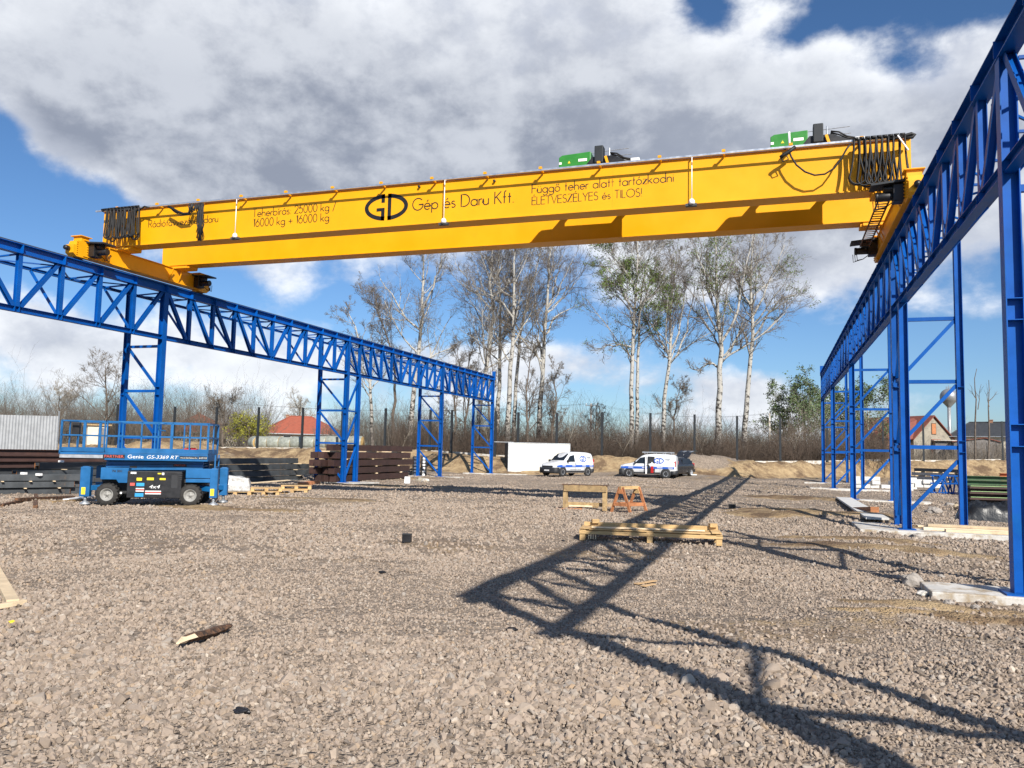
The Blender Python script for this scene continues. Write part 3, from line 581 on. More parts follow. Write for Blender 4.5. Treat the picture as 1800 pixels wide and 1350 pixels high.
# stroke lettering in a round geometric hand
def arc(cx, cy, rx, ry, a0, a1, n=14): return [(cx+rx*math.cos(rad(a0+(a1-a0)*i/n)), cy+ry*math.sin(rad(a0+(a1-a0)*i/n))) for i in range(n+1)]
X_ = .52                                                        # x height; capital height 1
o_ = arc(.27, .26, .27, .26, 0, 360, 20)
def acc(ss, x, d=.0): return ss+[[(x-.05, .66+d), (x+.08, .82+d)]]
GL = {'a': (.56, [o_, [(.54, 0), (.54, X_)]]), 'd': (.56, [o_, [(.54, 0), (.54, 1.02)]]), 'b': (.56, [o_, [(0, 0), (0, 1.02)]]), 'p': (.56, [o_, [(0, -.30), (0, X_)]]),
 'g': (.56, [o_, [(.54, X_), (.54, -.08)]+arc(.28, -.08, .26, .22, 0, -150, 8)]), 'o': (.56, [o_]), 'e': (.54, [[(0.01, .27), (.53, .27)]+arc(.27, .26, .26, .26, 0, 318, 18)]),
 'h': (.46, [[(0, 0), (0, 1.02)], [(0, .3)]+arc(.22, .3, .22, .22, 180, 0, 8)+[(.44, 0)]]), 'n': (.46, [[(0, 0), (0, X_)], [(0, .3)]+arc(.22, .3, .22, .22, 180, 0, 8)+[(.44, 0)]]),
 'u': (.46, [[(0, X_), (0, .22)]+arc(.22, .22, .22, .22, 180, 360, 8)+[(.44, X_)], [(.44, 0), (.44, X_)]]), 'r': (.24, [[(0, 0), (0, X_)], [(0, .34)]+arc(.2, .34, .2, .17, 180, 70, 6)]),
 'i': (.06, [[(.03, 0), (.03, X_)], [(.03, .68), (.03, .73)]]), 'l': (.06, [[(.03, 0), (.03, 1.02)]]), 't': (.26, [[(.13, 0), (.13, .82)], [(0, X_), (.26, X_)]]), 'f': (.28, [[(.1, 0), (.1, .8)]+arc(.24, .82, .14, .19, 180, 80, 6), [(0, X_), (.24, X_)]]),
 'k': (.44, [[(0, 0), (0, 1.02)], [(.40, X_), (0, .22)], [(.12, .30), (.44, 0)]]), 'v': (.46, [[(0, X_), (.23, 0), (.46, X_)]]), 'z': (.40, [[(.02, X_), (.39, X_), (0, 0), (.40, 0)]]),
 's': (.34, [arc(.17, .385, .14, .135, 40, 200, 8)+arc(.17, .14, .16, .14, 70, -150, 10)]),
 'R': (.56, [[(0, 0), (0, 1), (.26, 1)]+arc(.26, .74, .26, .26, 90, -90, 10)+[(0, .48)], [(.24, .48), (.54, 0)]]), 'T': (.58, [[(0, 1), (.58, 1)], [(.29, 1), (.29, 0)]]), 'F': (.48, [[(0, 0), (0, 1), (.48, 1)], [(0, .54), (.44, .54)]]),
 'E': (.50, [[(.50, 0), (0, 0), (0, 1), (.50, 1)], [(0, .54), (.48, .54)]]), 'L': (.42, [[(0, 1), (0, 0), (.42, 0)]]), 'V': (.68, [[(0, 1), (.34, 0), (.68, 1)]]), 'S': (.50, [arc(.25, .75, .22, .24, 35, 225, 10)+arc(.25, .25, .24, .26, 65, -150, 12)]),
 'Z': (.58, [[(.02, 1), (.56, 1), (0, 0), (.58, 0)]]), 'Y': (.64, [[(0, 1), (.32, .46), (.64, 1)], [(.32, .46), (.32, 0)]]), 'I': (.06, [[(.03, 0), (.03, 1)]]), 'O': (.98, [arc(.49, .5, .49, .5, 0, 360, 26)]), 'G': (.94, [arc(.49, .5, .48, .5, 42, 352, 22)+[(.97, .46), (.55, .46)]]),
 'D': (.72, [[(0, 0), (0, 1), (.2, 1)]+arc(.22, .5, .5, .5, 90, -90, 14)+[(0, 0)]]), 'K': (.58, [[(0, 0), (0, 1)], [(.54, 1), (0, .45)], [(.14, .58), (.58, 0)]]),
 '0': (.54, [arc(.27, .5, .26, .5, 0, 360, 22)]), '1': (.22, [[(0, .88), (.18, 1), (.18, 0)]]), '2': (.52, [arc(.26, .74, .24, .26, 170, -30, 12)+[(0.01, 0), (.52, 0)]]), '5': (.50, [[(.46, 1), (.14, 1), (.07, .56)]+arc(.23, .33, .27, .33, 122, -155, 14)]),
 '6': (.54, [[(.38, 1), (.06, .46)]+arc(.27, .31, .26, .31, 150, 510, 22)]), ':': (.08, [[(.04, 0), (.04, .06)], [(.04, .44), (.04, .50)]]), '/': (.40, [[(0, -.12), (.40, 1.08)]]), '+': (.56, [[(0, .34), (.56, .34)], [(.28, .06), (.28, .62)]]), '.': (.10, [[(.05, 0), (.05, .06)]]), '!': (.08, [[(.04, 1), (.04, .28)], [(.04, 0), (.04, .06)]]), ' ': (.26, [])}
for c_, b_, x_ in (('á', 'a', .27), ('é', 'e', .27), ('ó', 'o', .27)): GL[c_] = (GL[b_][0], acc(GL[b_][1], x_))
GL['í'] = (.08, [[(.03, 0), (.03, X_)], [(.0, .66), (.12, .82)]]); GL['É'] = (.50, acc(GL['E'][1], .25, .48))
GL['ü'] = (.46, GL['u'][1]+[[(.10, .68), (.10, .74)], [(.34, .68), (.34, .74)]]); GL['ő'] = (.56, GL['o'][1]+[[(.12, .66), (.24, .82)], [(.32, .66), (.44, .82)]])
def strokes(text, wd=.092, sp=.13):
    x = 0; quads = []
    for ch in text:
        w, ss = GL[ch]
        for s_ in ss:
            n = len(s_); L_ = []; R2 = []
            for i in range(n):
                a_ = s_[max(i-1, 0)]; b_ = s_[min(i+1, n-1)]
                closed = n > 3 and abs(s_[0][0]-s_[-1][0])+abs(s_[0][1]-s_[-1][1]) < 1e-6
                if closed and i in (0, n-1): a_, b_ = s_[-2], s_[1]
                tx, ty = b_[0]-a_[0], b_[1]-a_[1]; l = math.hypot(tx, ty) or 1
                k = 1.
                if 0 < i < n-1:
                    u = (s_[i][0]-a_[0], s_[i][1]-a_[1]); v = (b_[0]-s_[i][0], b_[1]-s_[i][1]); c = (u[0]*v[0]+u[1]*v[1])/((math.hypot(*u)*math.hypot(*v)) or 1); k = min(2.2, 1/max(.3, math.sqrt(max(.02, (1+c)/2))))
                nx, ny = -ty/l*wd/2*k, tx/l*wd/2*k
                L_.append((x+s_[i][0]+nx, s_[i][1]+ny)); R2.append((x+s_[i][0]-nx, s_[i][1]-ny))
            for i in range(n-1): quads.append((R2[i], R2[i+1], L_[i+1], L_[i]))
        x += w+sp
    return quads, x-sp
def lettering(lines, xl, xr, name='lettering'):               # lines: (text, px start, px end, py baseline)
    mb = MB(); k = 0
    for text, (x0, y0), (x1, y1) in lines:
        q, w = strokes(text); p0, p1 = onY(x0, y0, YF-.004), onY(x1, y1, YF-.004); s_ = (p1.x-p0.x)/w; zb = (p0.z+p1.z)/2
        for qd in q:
            e = .0025+.00003*(k % 40); k += 1
            mb.add([(p0.x+a*s_, YF-e, zb+b*s_) for a, b in qd], [[0, 1, 2, 3]])
    return mb.build(name, M['letter'], crane)
lettering([('Rádiótávvezérelt daru', (261, 400), (383, 390))], 0, 0)
lettering([('Teherbírás: 25000 kg /', (444, 381), (590, 370)), ('16000 kg + 16000 kg', (445, 399), (578, 388))], 0, 0)
lettering([('Gép és Daru Kft.', (725, 369), (903, 357))], 0, 0)
lettering([('Függő teher alatt tartózkodni', (935, 341), (1184, 318)), ('ÉLETVESZÉLYES és TILOS!', (935, 361), (1128, 344))], 0, 0)
def gd_logo(mk, W_, H_, e=0.):                                  # twin-letter oval; mk maps (u, v) to a point
    mb = MB(); t = .155; a, b = W_/2, H_/2
    def band(a0, a1, n=24, g0=.03):
        O_, I_ = [], []
        for i in range(n+1):
            th = rad(a0+(a1-a0)*i/n); O_.append((a*math.cos(th), b*math.sin(th))); I_.append(((a-t*H_)*math.cos(th), (b-t*H_)*math.sin(th)))
        mb.add([mk(*p) for p in O_+I_], [[i, i+1, n+2+i, n+1+i] for i in range(n)])
    gq = .035*W_
    def rc(u0, u1, v0, v1): mb.add([mk(u0, v0), mk(u1, v0), mk(u1, v1), mk(u0, v1)], [[0, 1, 2, 3]])
    al = math.degrees(math.acos(gq/a)); band(-al, al); band(180-al, 180+al)
    rc(gq, gq+t*H_*.9, -b*.985, b*.985)
    rc(-gq-t*H_*.9, -gq, -b*.985, -.02*H_); rc(-gq-t*H_*.9, -gq, .17*H_, b*.985); rc(-gq-.30*H_*1.1, -gq-t*H_*.9, -.02*H_-t*H_*.8, -.02*H_)
    return mb
pc = onY(679, 364, YF); wl = onY(717, 363, YF).x-onY(641, 366, YF).x; hl = onY(680, 341, YF).z-onY(680, 388, YF).z
gd_logo(lambda u, v: (pc.x+u, YF-.004, pc.z+v), wl, hl).build('logo', M['logo_black'], crane)

# hoist trolleys ride on the girders: things of their own
def trolley(xc, label):
    t = empty('hoist_trolley', (xc, YF+1.7, ZT_+.07), label, 'hoist', 'green hoist trolleys on the crane')
    zr = ZT_+.08; fr = MB()
    for dx in (-.95, .95): fr.box((xc+dx, (YF+YR)/2+.26, zr-.03), (.16, YR-YF+.45, .12))
    for dy in (YF+.40, YR+.16): fr.box((xc, dy, zr-.02), (2.0, .12, .10))
    fr.build('trolley_frame', M['post'], t)
    for dx in (-.8, .8):
        for dy in (YF+.36, YR+.16): MB().lathe([(0, -.05), (.11, -.05), (.13, -.04), (.13, .04), (.11, .05), (0, .05)], (xc+dx, dy, zr-.0), 16, 'y').build('trolley_wheel', M['darksteel'], t)
    bd = MB(); bd.lathe([(0, -.95), (.30, -.95), (.32, -.9), (.32, .9), (.30, .95), (0, .95)], (xc, (YF+YR)/2+.2, ZT_-.30), 24, 'x'); bd.box((xc, (YF+YR)/2+.2, ZT_-.16), (1.86, .5, .42)); bd.box((xc-.95, (YF+YR)/2+.2, ZT_-.25), (.14, .9, .75)); bd.box((xc+.95, (YF+YR)/2+.2, ZT_-.25), (.14, .9, .75)); bd.build('hoist_drum_and_shadow_box', M['post'], t)  # wide box over the drum is added to make the trolley's cast shadow solid
    hb = MB(); hb.box((xc+.25, (YF+YR)/2+.15, ZT_-.50), (.5, .34, .35)); (lambda *a: None)([(xc+.25, (YF+YR)/2+.15, ZT_-.80), (xc+.25, (YF+YR)/2+.15, ZT_-.95), (xc+.36, (YF+YR)/2+.15, ZT_-1.03), (xc+.30, (YF+YR)/2+.15, ZT_-1.12), (xc+.16, (YF+YR)/2+.15, ZT_-1.06)], .04, 8)
    for dx in (.08, .2, .32, .44): hb.cyl((xc+dx, (YF+YR)/2+.15, ZT_-.75), (xc+dx, (YF+YR)/2+.15, ZT_-.4), .012, 6)
    hb.build('hook_block', M['black'], t)
    yb = YF+.42; z0 = zr+.13
    gb = MB().prism([(xc-1.05, yb, z0-.06), (xc-.26, yb, z0-.04), (xc-.08, yb, z0+.18), (xc-.08, yb, z0+.44), (xc-.95, yb, z0+.40), (xc-1.05, yb, z0+.34)], (0, .75, 0)).build('control_cabinet', M['green'], t, bevel=.02)
    MB().box((xc-1.0, yb-.004, z0+.15), (.08, .006, .07)).build('sticker', M['white'], gb); MB().prism([(xc-.77, yb-.008, z0+.13), (xc-.69, yb-.008, z0+.13), (xc-.73, yb-.008, z0+.21)], (0, .005, 0)).build('warning_sign', M['yellowlabel'], gb)
    MB().box((xc-.32, yb-.004, z0+.20), (.26, .006, .08)).build('name_plate', M['white'], gb)
    MB().box((xc+.18, yb+.05, z0+.30), (.26, .30, .52)).build('motor_box', M['post'], t, bevel=.025)
    m_ = MB(); m_.prism([(xc-.26, yb, z0-.02), (xc+1.0, yb, z0-.02), (xc+1.0, yb, z0+.05), (xc+.55, yb, z0+.26), (xc-.04, yb, z0+.26)], (0, .6, 0)); m_.cyl((xc+.5, yb+.3, z0+.18), (xc+1.05, yb+.3, z0+.10), .13, 12); m_.build('gearbox', M['black'], t)
    MB().bar((xc+.46, yb-.06, z0-.04), (xc+.38, yb-.06, z0+.22), .09, .07).build('tow_arm', M['yellow2'], t); MB().box((xc+1.22, yb+.2, z0+.06), (.26, .3, .17)).build('fan_cover', M['white'], t, bevel=.02)
    r_ = MB()
    r_.cyl((xc-.9, yb+.3, z0+.47), (xc+1.0, yb+.3, z0+.54), .011, 6); r_.cyl((xc-.5, yb+.5, z0+.40), (xc+1.05, yb+.5, z0+.43), .011, 6); r_.cyl((xc+.42, yb+.3, z0+.1), (xc+.42, yb+.3, z0+.60), .02, 6)
    r_.build('guard_rod', M['steel'], t)
    c = MB()
    for k in range(3): c.tube([(xc+.5, yb+.1*k, z0+.34), (xc+.7, yb+.1*k, z0+.30-.03*k), (xc+.9, yb+.1*k, z0+.16), (xc+1.1, yb+.1*k, z0+.10)], .022, 6)
    c.build('hoist_cable', M['rubber'], t)
trolley(onY(1019, 270, YF+.45).x+.42, 'green hoist trolley above the long warning sentence on the crane')
trolley(onY(1398, 240, YF+.45).x+.40, 'green hoist trolley at the right end of the crane behind a white rod')
tag(MB().cyl(onY(1387, 232, YF-.2), onY(1388, 262, YF-.2), .03, 8).build('marker_rod', M['white'], None), 'upright white rod on the crane edge in front of the right hoist', 'rod')

# ------------------------------------------------------------------ scissor lift
def text_obj(txt, h, mat_, loc, Rm, parent, shear=0., name='lettering', bold=.0, w=None):
    cu = bpy.data.curves.new(name, 'FONT'); cu.body = txt; cu.size = h*1.38; cu.shear = shear; cu.offset = bold; cu.extrude = 0
    tmp = bpy.data.objects.new('tmp', cu); me = bpy.data.meshes.new_from_object(tmp); bpy.data.objects.remove(tmp)
    if w:
        xs = [v.co.x for v in me.vertices]; k = w/(max(xs)-min(xs))
        for v in me.vertices: v.co.x *= k
    me.materials.clear(); me.materials.append(mat_)
    o = bpy.data.objects.new(name, me); COL.objects.link(o); o.parent = parent
    o.matrix_local = Matrix.Translation(loc) @ Rm.to_4x4(); return o
RX = Matrix.Rotation(rad(90), 3, 'X')                           # text upright, facing local -Y
def label(parent, txt, xl, xr, z, h, mat_, y, **k): return text_obj(txt, h, mat_, Vector((xl, y, z)), RX, parent, w=xr-xl, **k)
mid = gp(259.5, 889, -.02)
lift = empty('scissor_lift', (mid.x, mid.y, mid.z), 'blue rough-terrain scissor lift with railed platform parked before steel beams', 'scissor lift', rz=rad(27.5)); lift.scale = (.95, .95, .97)
LB = M['lift']
def L(b, name, m_, par=None, bevel=0.): return b.build(name, m_, par or lift, rel=False, bevel=bevel)
def wheel(par, x, y, z, r, w, rimr, rimmat, side=-1, lugs=0, spokes=0):
    t = MB(); t.lathe([(rimr, -w/2), (r*.93, -w/2), (r, -w*.36), (r, w*.36), (r*.93, w/2), (rimr, w/2)], (0, 0, 0), 28, 'y')
    for i in range(lugs):
        a = 2*math.pi*i/lugs
        for s_ in (-1, 1): a2 = a+(.5*2*math.pi/lugs if s_ > 0 else 0); t.box((math.cos(a2)*r, s_*w*.24, math.sin(a2)*r), (.05, w*.46, .035), Matrix.Rotation(-a2+math.pi/2, 3, 'Y') @ Matrix.Rotation(s_*.35, 3, 'Z'))
    o = L(t, 'wheel', M['tyre'], par); o.location = (x, y, z)
    q = MB(); f = side*w*.42
    q.lathe([(0, f*.62), (rimr*.22, f*.62), (rimr*.24, f*.35), (rimr*.70, f*.30), (rimr*.80, f*.9), (rimr*.98, f*1.04), (rimr*1.02, f*.9), (rimr*1.0, -f)], (0, 0, 0), 26, 'y')
    if spokes:
        for i in range(spokes): a = 2*math.pi*i/spokes; q.bar((math.cos(a)*rimr*.2, f*.72, math.sin(a)*rimr*.2), (math.cos(a)*rimr*.92, f*.95, math.sin(a)*rimr*.92), rimr*.24, .02, (0, 1, 0))
    else:
        for i in range(6): a = 2*math.pi*i/6; q.cyl((math.cos(a)*rimr*.45, f*.30, math.sin(a)*rimr*.45), (math.cos(a)*rimr*.45, f*.5, math.sin(a)*rimr*.45), rimr*.07, 6)
    h = q.build('rim', rimmat, o, rel=False); return o
for x in (-1.27, 1.27):
    for y, s_ in ((.16, -1), (1.60, 1)): wheel(lift, x, y, .335, .335, .30, .205, M['rim_lift'], s_, 18)
ch = MB(); ch.box((0, .88, .52), (3.1, .78, .36)); ch.box((-1.27, .88, .34), (.16, 1.2, .16)); ch.box((1.27, .88, .34), (.16, 1.2, .16)); ch.box((0, .88, .76), (3.6, .9, .12)); L(ch, 'chassis', M['bumper'], bevel=.01)
sb = MB(); sb.prism([(-1.50, .08, .80), (-1.02, .08, .80), (-.95, .08, .70), (-.66, .08, .70), (-.66, .08, 1.17), (-1.50, .08, 1.17)], (0, .45, 0)); L(sb, 'side_box', LB, bevel=.01)
sb = MB(); sb.prism([(1.10, .08, .98), (1.86, .08, .98), (1.86, .08, 1.12), (1.10, .08, 1.12)], (0, .45, 0)); sb.box((1.50, .28, .80), (.80, .40, .12)); sb.box((1.5, .2, 1.03), (.8, .3, .3)); L(sb, 'side_box', LB, bevel=.01)
sb = MB(); sb.box((0, 1.45, .82), (3.0, .45, .6)); L(sb, 'side_box', LB, bevel=.01)
ep = MB(); ep.box((.16, .24, .66), (1.66, .46, .84)); eo = L(ep, 'engine_cover', M['black'], bevel=.02)
gl = MB()
for k in range(4): gl.box((.93, .006, .84+k*.06), (.16, .012, .03))
gl.box((.78, .006, .76), (.20, .012, .42)); L(gl, 'grille', M['bumper'], eo)
yb = .005
def stick(x0, x1, z0, z1, m_, par=eo, y=yb): return MB().box(((x0+x1)/2, y, (z0+z1)/2), (x1-x0, .006, z1-z0)).build('sticker', M[m_], par, rel=False)
for a in ((-.57, -.40, .99, 1.05, 'white'), (-.38, -.22, .78, .87, 'yellowlabel'), (-.07, .14, .80, .88, 'yellowlabel'), (.32, .50, .81, .87, 'yellowlabel'), (.25, .36, .99, 1.03, 'yellowlabel'), (.38, .45, .97, 1.04, 'white'), (-.57, -.43, .62, .71, 'redlabel'), (-.38, -.14, .61, .71, 'bluelabel'), (-.39, -.14, .44, .55, 'white'), (-.41, -.15, .28, .39, 'bluelabel'), (-.10, .38, .36, .47, 'white'), (-.86, -.80, .36, .42, 'white')): stick(*a)
stick(-.10, .38, .39, .44, 'redlabel', y=yb-.002); stick(-.39, -.14, .47, .52, 'redlabel', y=yb-.002)
label(eo, '4x4', .0, .33, .545, .115, M['white'], -.003, shear=.25, bold=.0)
label(lift, '74 301', -1.16, -.86, 1.035, .07, M['bumper'], .068, bold=.002)
# scissor pack, folded
sc = MB()
for k in range(4):
    z = 1.12+k*.095
    for y in (.42, 1.34):
        sc.bar((-1.45, y, z+.0), (1.55, y, z+.055), .07, .075); sc.bar((-1.45, y+.09, z+.055), (1.55, y+.09, z), .07, .075)
    for x in (-1.4, .05, 1.5): sc.cyl((x, .38, z+.03), (x, 1.45, z+.03), .028, 8)
so_ = L(sc, 'scissor_arms', LB)
stick(-.72, -.50, 1.165, 1.235, 'black', so_, .38); stick(.62, 1.04, 1.23, 1.31, 'black', so_, .375)
# main deck and its rails
dk = MB(); dk.box((.17, .88, 1.52), (3.16, 1.62, .22)); dk.box((.17, .88, 1.645), (3.16, 1.62, .03)); do = L(dk, 'platform', LB, bevel=.008)
ex = MB(); ex.box((-2.10, .88, 1.60), (1.4, 1.5, .06)); ex.box((-2.78, .88, 1.64), (.05, 1.5, .14)); L(ex, 'extension_deck', LB)
MB().box((-2.08, .105, 1.51), (1.36, .05, .10)).build('extension_rail', M['alu'], lift, rel=False)
def railing(x0, x1, y0, y1, posts, xend=None, top=2.62, zb=1.66):
    r_ = MB(); t = .042
    for y in (y0, y1):
        for z in (top, 2.17): r_.bar((x0, y, z), (x1, y, z), t, t)
        r_.bar((x0, y, zb+.06), (x1, y, zb+.06), .02, .13)
        for x in posts: r_.bar((x, y, zb), (x, y, top), t, t)
    if xend is not None:
        for z in (top, 2.17): r_.bar((xend, y0, z), (xend, y1, z), t, t)
        r_.bar((xend, y0, zb+.06), (xend, y1, zb+.06), .02, .13)
        for y in (y0, (y0+y1)/2, y1): r_.bar((xend, y, zb), (xend, y, top), t, t)
    return r_
L(railing(-1.40, 1.74, .09, 1.67, (-1.38, -.33, .19, .62, 1.16, 1.72), 1.74), 'guard_rail', LB)
L(railing(-2.78, -1.45, .16, 1.60, (-2.76, -2.10, -2.06, -1.47), -2.78), 'guard_rail', LB)
gt_ = MB(); gt_.tube([(.42, .1, 2.60), (.22, .06, 2.58), (.16, .05, 2.48), (.22, .06, 2.38), (.40, .1, 2.36)], .022, 8); L(gt_, 'gate_handle', LB)
MB().box((-2.45, .5, 2.36), (.22, .16, .44)).build('control_box', M['black'], lift, rel=False, bevel=.02)
tb = MB(); tb.box((1.10, .6, 1.74), (.42, .25, .15)); tb.box((1.10, .6, 1.83), (.3, .04, .03)); L(tb, 'tool_box', M['red'], bevel=.015)
yl = .07-.005
MB().box((-1.13, yl, 1.525), (.66, .006, .115)).build('sticker', M['black'], do, rel=False); label(lift, 'PARTNER', -1.42, -.84, 1.485, .085, M['redlabel'], yl-.006, bold=.0)
label(lift, 'Genie', -.72, -.24, 1.475, .115, M['white'], yl-.002, bold=.0); label(lift, 'GS-3369 RT', -.15, .82, 1.475, .11, M['white'], yl-.002, shear=.25, bold=.0)
MB().box((1.16, yl, 1.525), (.56, .006, .085)).build('sticker', M['black'], do, rel=False); label(lift, 'www.berleses.hu', .90, 1.42, 1.50, .045, M['white'], yl-.006)
MB().box((1.60, yl, 1.525), (.27, .006, .10)).build('sticker', M['black'], do, rel=False); label(lift, '30-370 7129', 1.48, 1.72, 1.495, .05, M['white'], yl-.006)
MB().box((1.60, .065, 1.055), (.46, .008, .07)).build('sticker', M['black'], lift, rel=False); label(lift, 'www.berleses.hu', 1.40, 1.80, 1.035, .04, M['white'], .058)
label(so_, 'PARTNER', .66, 1.0, 1.245, .06, M['redlabel'], .366)
for x, y, w in ((-1.94, .06, .30), (-1.94, 1.5, .30), (1.98, .06, .24), (2.02, 1.5, .26)):
    o = MB(); o.box((x, y+.10, .72), (w, .24, .92)); o.box((x, y+.10, 1.19), (w*.7, .2, .03)); o.bar((x, y+.10, .52), (x*.70, .6, .55), .16, .16); oo = L(o, 'outrigger', LB, bevel=.012)
    f = MB(); f.cyl((x, y+.1, .12), (x, y+.1, .28), .05, 10); f.lathe([(0, .02), (.16, .02), (.16, .05), (.06, .12), (0, .13)], (x, y+.1, 0), 16); f.build('foot_pad', M['steel'], oo, rel=False)
    if y < 1: MB().box((x-.03, y-.024, .44), (.12, .006, .22)).build('sticker', M['yellowlabel'], oo, rel=False)
ld = MB()
for y in (.55, 1.15): ld.bar((1.90, y, .35), (1.90, y, 1.62), .04, .04)
for k in range(5): ld.bar((1.90, .55, .42+k*.27), (1.90, 1.15, .42+k*.27), .04, .04)
L(ld, 'ladder', LB)

# ------------------------------------------------------------------ vans
def loft(mb, stations, mi=0):                                   # stations: (x, [(y, z) half profile from bottom outwards to the roof middle])
    rings = []
    for x, hp in stations:
        r_ = [(x if not isinstance(x, (list, tuple)) else x[i], y, z) for i, (y, z) in enumerate(hp)]
        rings.append(r_ + [(p[0], -p[1], p[2]) for p in reversed(r_)])
    n = len(rings[0]); vs = [p for r_ in rings for p in r_]
    fs = [[i*n+j, i*n+(j+1) % n, (i+1)*n+(j+1) % n, (i+1)*n+j] for i in range(len(rings)-1) for j in range(n)]
    fs += [list(range(n)), list(range((len(rings)-1)*n, len(rings)*n))]
    return mb.add(vs, fs, mi, True)
# local: +x forward, y left(+)/right(-); driver side seen from -y after the turn
def van_section(zb, zw, zt, wb, ww, wt): return [(wb*.9, zb), (wb, zb+.10), (ww, zw-.16), (ww, zw), (ww-.03, zw+.06), (wt+.03, zt-.16), (wt-.03, zt-.05), (wt*.7, zt), (0, zt+.012)]
def make_van(p0, rz, lab, open_door=False, rack=False):
    v = empty('delivery_van', p0, lab, 'van', 'white crane service vans', rz=rz); VB = lambda b, n, m_, par=None, bevel=0.: b.build(n, M[m_], par or v, rel=False, bevel=bevel)
    st = [(2.12, van_section(.32, .66, .80, .62, .72, .62)), (2.05, van_section(.27, .74, .90, .76, .82, .72)), (1.75, van_section(.24, .88, 1.00, .83, .87, .76)), (1.25, van_section(.22, .98, 1.09, .85, .875, .77)),
          (1.05, van_section(.22, 1.0, 1.16, .85, .875, .74)), (.75, van_section(.22, 1.01, 1.42, .85, .875, .68)), (.45, van_section(.22, 1.02, 1.66, .85, .875, .66)), (.15, van_section(.22, 1.02, 1.76, .85, .875, .68)), (-.5, van_section(.22, 1.04, 1.815, .85, .875, .70)),
          (-1.5, van_section(.23, 1.05, 1.80, .85, .875, .70)), (-2.0, van_section(.26, 1.05, 1.75, .84, .865, .68)), (-2.13, van_section(.30, 1.05, 1.66, .80, .84, .66)), (-2.18, van_section(.40, 1.0, 1.5, .76, .80, .63))]
    b = MB(); loft(b, st); body = VB(b, 'body', 'vanwhite')
    for x in (1.36, -1.45):
        for s_ in (-1, 1):
            MB().lathe([(0, 0), (.375, 0), (.395, .012), (.375, .02), (0, .021)], (x, s_*.862 if s_ > 0 else -.883, .34), 24, 'y').build('wheel_arch', M['bumper'], body, rel=False)
            wheel(v, x, s_*.80, .315, .315, .20, .215, M['rim'], s_, 0, 7)
    def strip(poly, y, m_, name, par=body, th=.012):               # panel on the flank at -y and +y
        for s_ in (-1, 1): MB().prism([(x, s_*y(z) if callable(y) else s_*y, z) for x, z in poly], (0, s_*th, 0)).build(name, M[m_], par, rel=False)
    tum = lambda z: .866-(max(0, z-1.06))*.207
    strip([(1.98, .70), (1.98, .80), (1.6, .84), (-2.08, .84), (-2.08, .70), (1.70, .66)], lambda z: .872, 'vanblue', 'stripe')
    strip([(.98, .30), (-1.03, .30), (-1.03, .42), (.98, .42)], .868, 'bumper', 'side_moulding')
    strip([(.93, 1.07), (.52, 1.50), (.04, 1.60), (.02, 1.08)], lambda z: tum(z)-.006, 'glass', 'side_window')
    for s_ in (-1, 1):
        mm = VB(MB().box((.88, s_*.97, 1.13), (.12, .20, .18)), 'mirror', 'bumper', None, .03); VB(MB().box((-.05, s_*.885, .92), (.16, .02, .04)), 'door_handle', 'bumper', body)
        VB(MB().box((.0, s_*.8765, .66), (.012, .006, .84)), 'door_seam', 'bumper', body); VB(MB().box((-1.02, s_*.8765, .66), (.010, .006, .84)), 'door_seam', 'bumper', body)
        VB(MB().prism([(2.07, s_*.70, .72), (1.80, s_*.875, .80), (1.72, s_*.872, .92), (1.98, s_*.74, .90)], (.035, s_*.01, .012)), 'headlight', 'lamp', body); VB(MB().box((-2.14, s_*.77, 1.08), (.09, .14, .42)), 'tail_light', 'red', body)
    VB(MB().prism([(1.03, -.64, 1.16), (1.03, .64, 1.16), (.40, .55, 1.655), (.40, -.55, 1.655)], (.03, 0, .022)), 'windscreen', 'glass', body)
    fb = MB(); loft(fb, [(2.19, [(.66, .24), (.70, .30), (.70, .56), (.60, .60), (0, .60)]), (2.05, [(.84, .20), (.885, .3), (.885, .62), (.8, .66), (0, .66)]), (1.72, [(.86, .20), (.885, .24), (.885, .62), (.85, .64), (0, .64)])]); VB(fb, 'front_bumper', 'bumper')
    rb = MB(); loft(rb, [(-1.84, [(.86, .22), (.885, .26), (.885, .52), (.85, .54), (0, .54)]), (-2.2, [(.80, .26), (.83, .32), (.83, .54), (.78, .56), (0, .56)])]); VB(rb, 'rear_bumper', 'bumper')
    VB(MB().box((2.10, 0, .70), (.06, 1.1, .12)), 'radiator_grille', 'bumper'); VB(MB().box((2.20, 0, .42), (.012, .50, .10)), 'number_plate', 'white')
    tp = MB()
    for s_ in (-1, 1):
        gd_logo(lambda u, w_: (-.92-s_*0+(u if s_ < 0 else -u), s_*(tum(1.32+w_)+.012), 1.30+w_), .76, .46, .0).build('logo', M['vanblue'], body, rel=False)
    for k, (w_, h_) in enumerate(((.42, .045), (.30, .03), (.25, .03))):
        MB().box((-1.58, tum(1.40)+.006, 1.43-k*.08), (w_, .006, h_)).build('lettering', M['steel'], body, rel=False)
    for x0, x1 in ((1.42, 1.05), (.35, -.02), (-.78, -1.20), (-1.62, -1.98)): MB().box(((x0+x1)/2, +.888, .77), (abs(x1-x0), .004, .045)).build('lettering', M['white'], body, rel=False)
    for k in range(14): MB().box((.50-k*.085, +.878, .50), (.05, .006, .05)).build('lettering', M['steel'], body, rel=False)
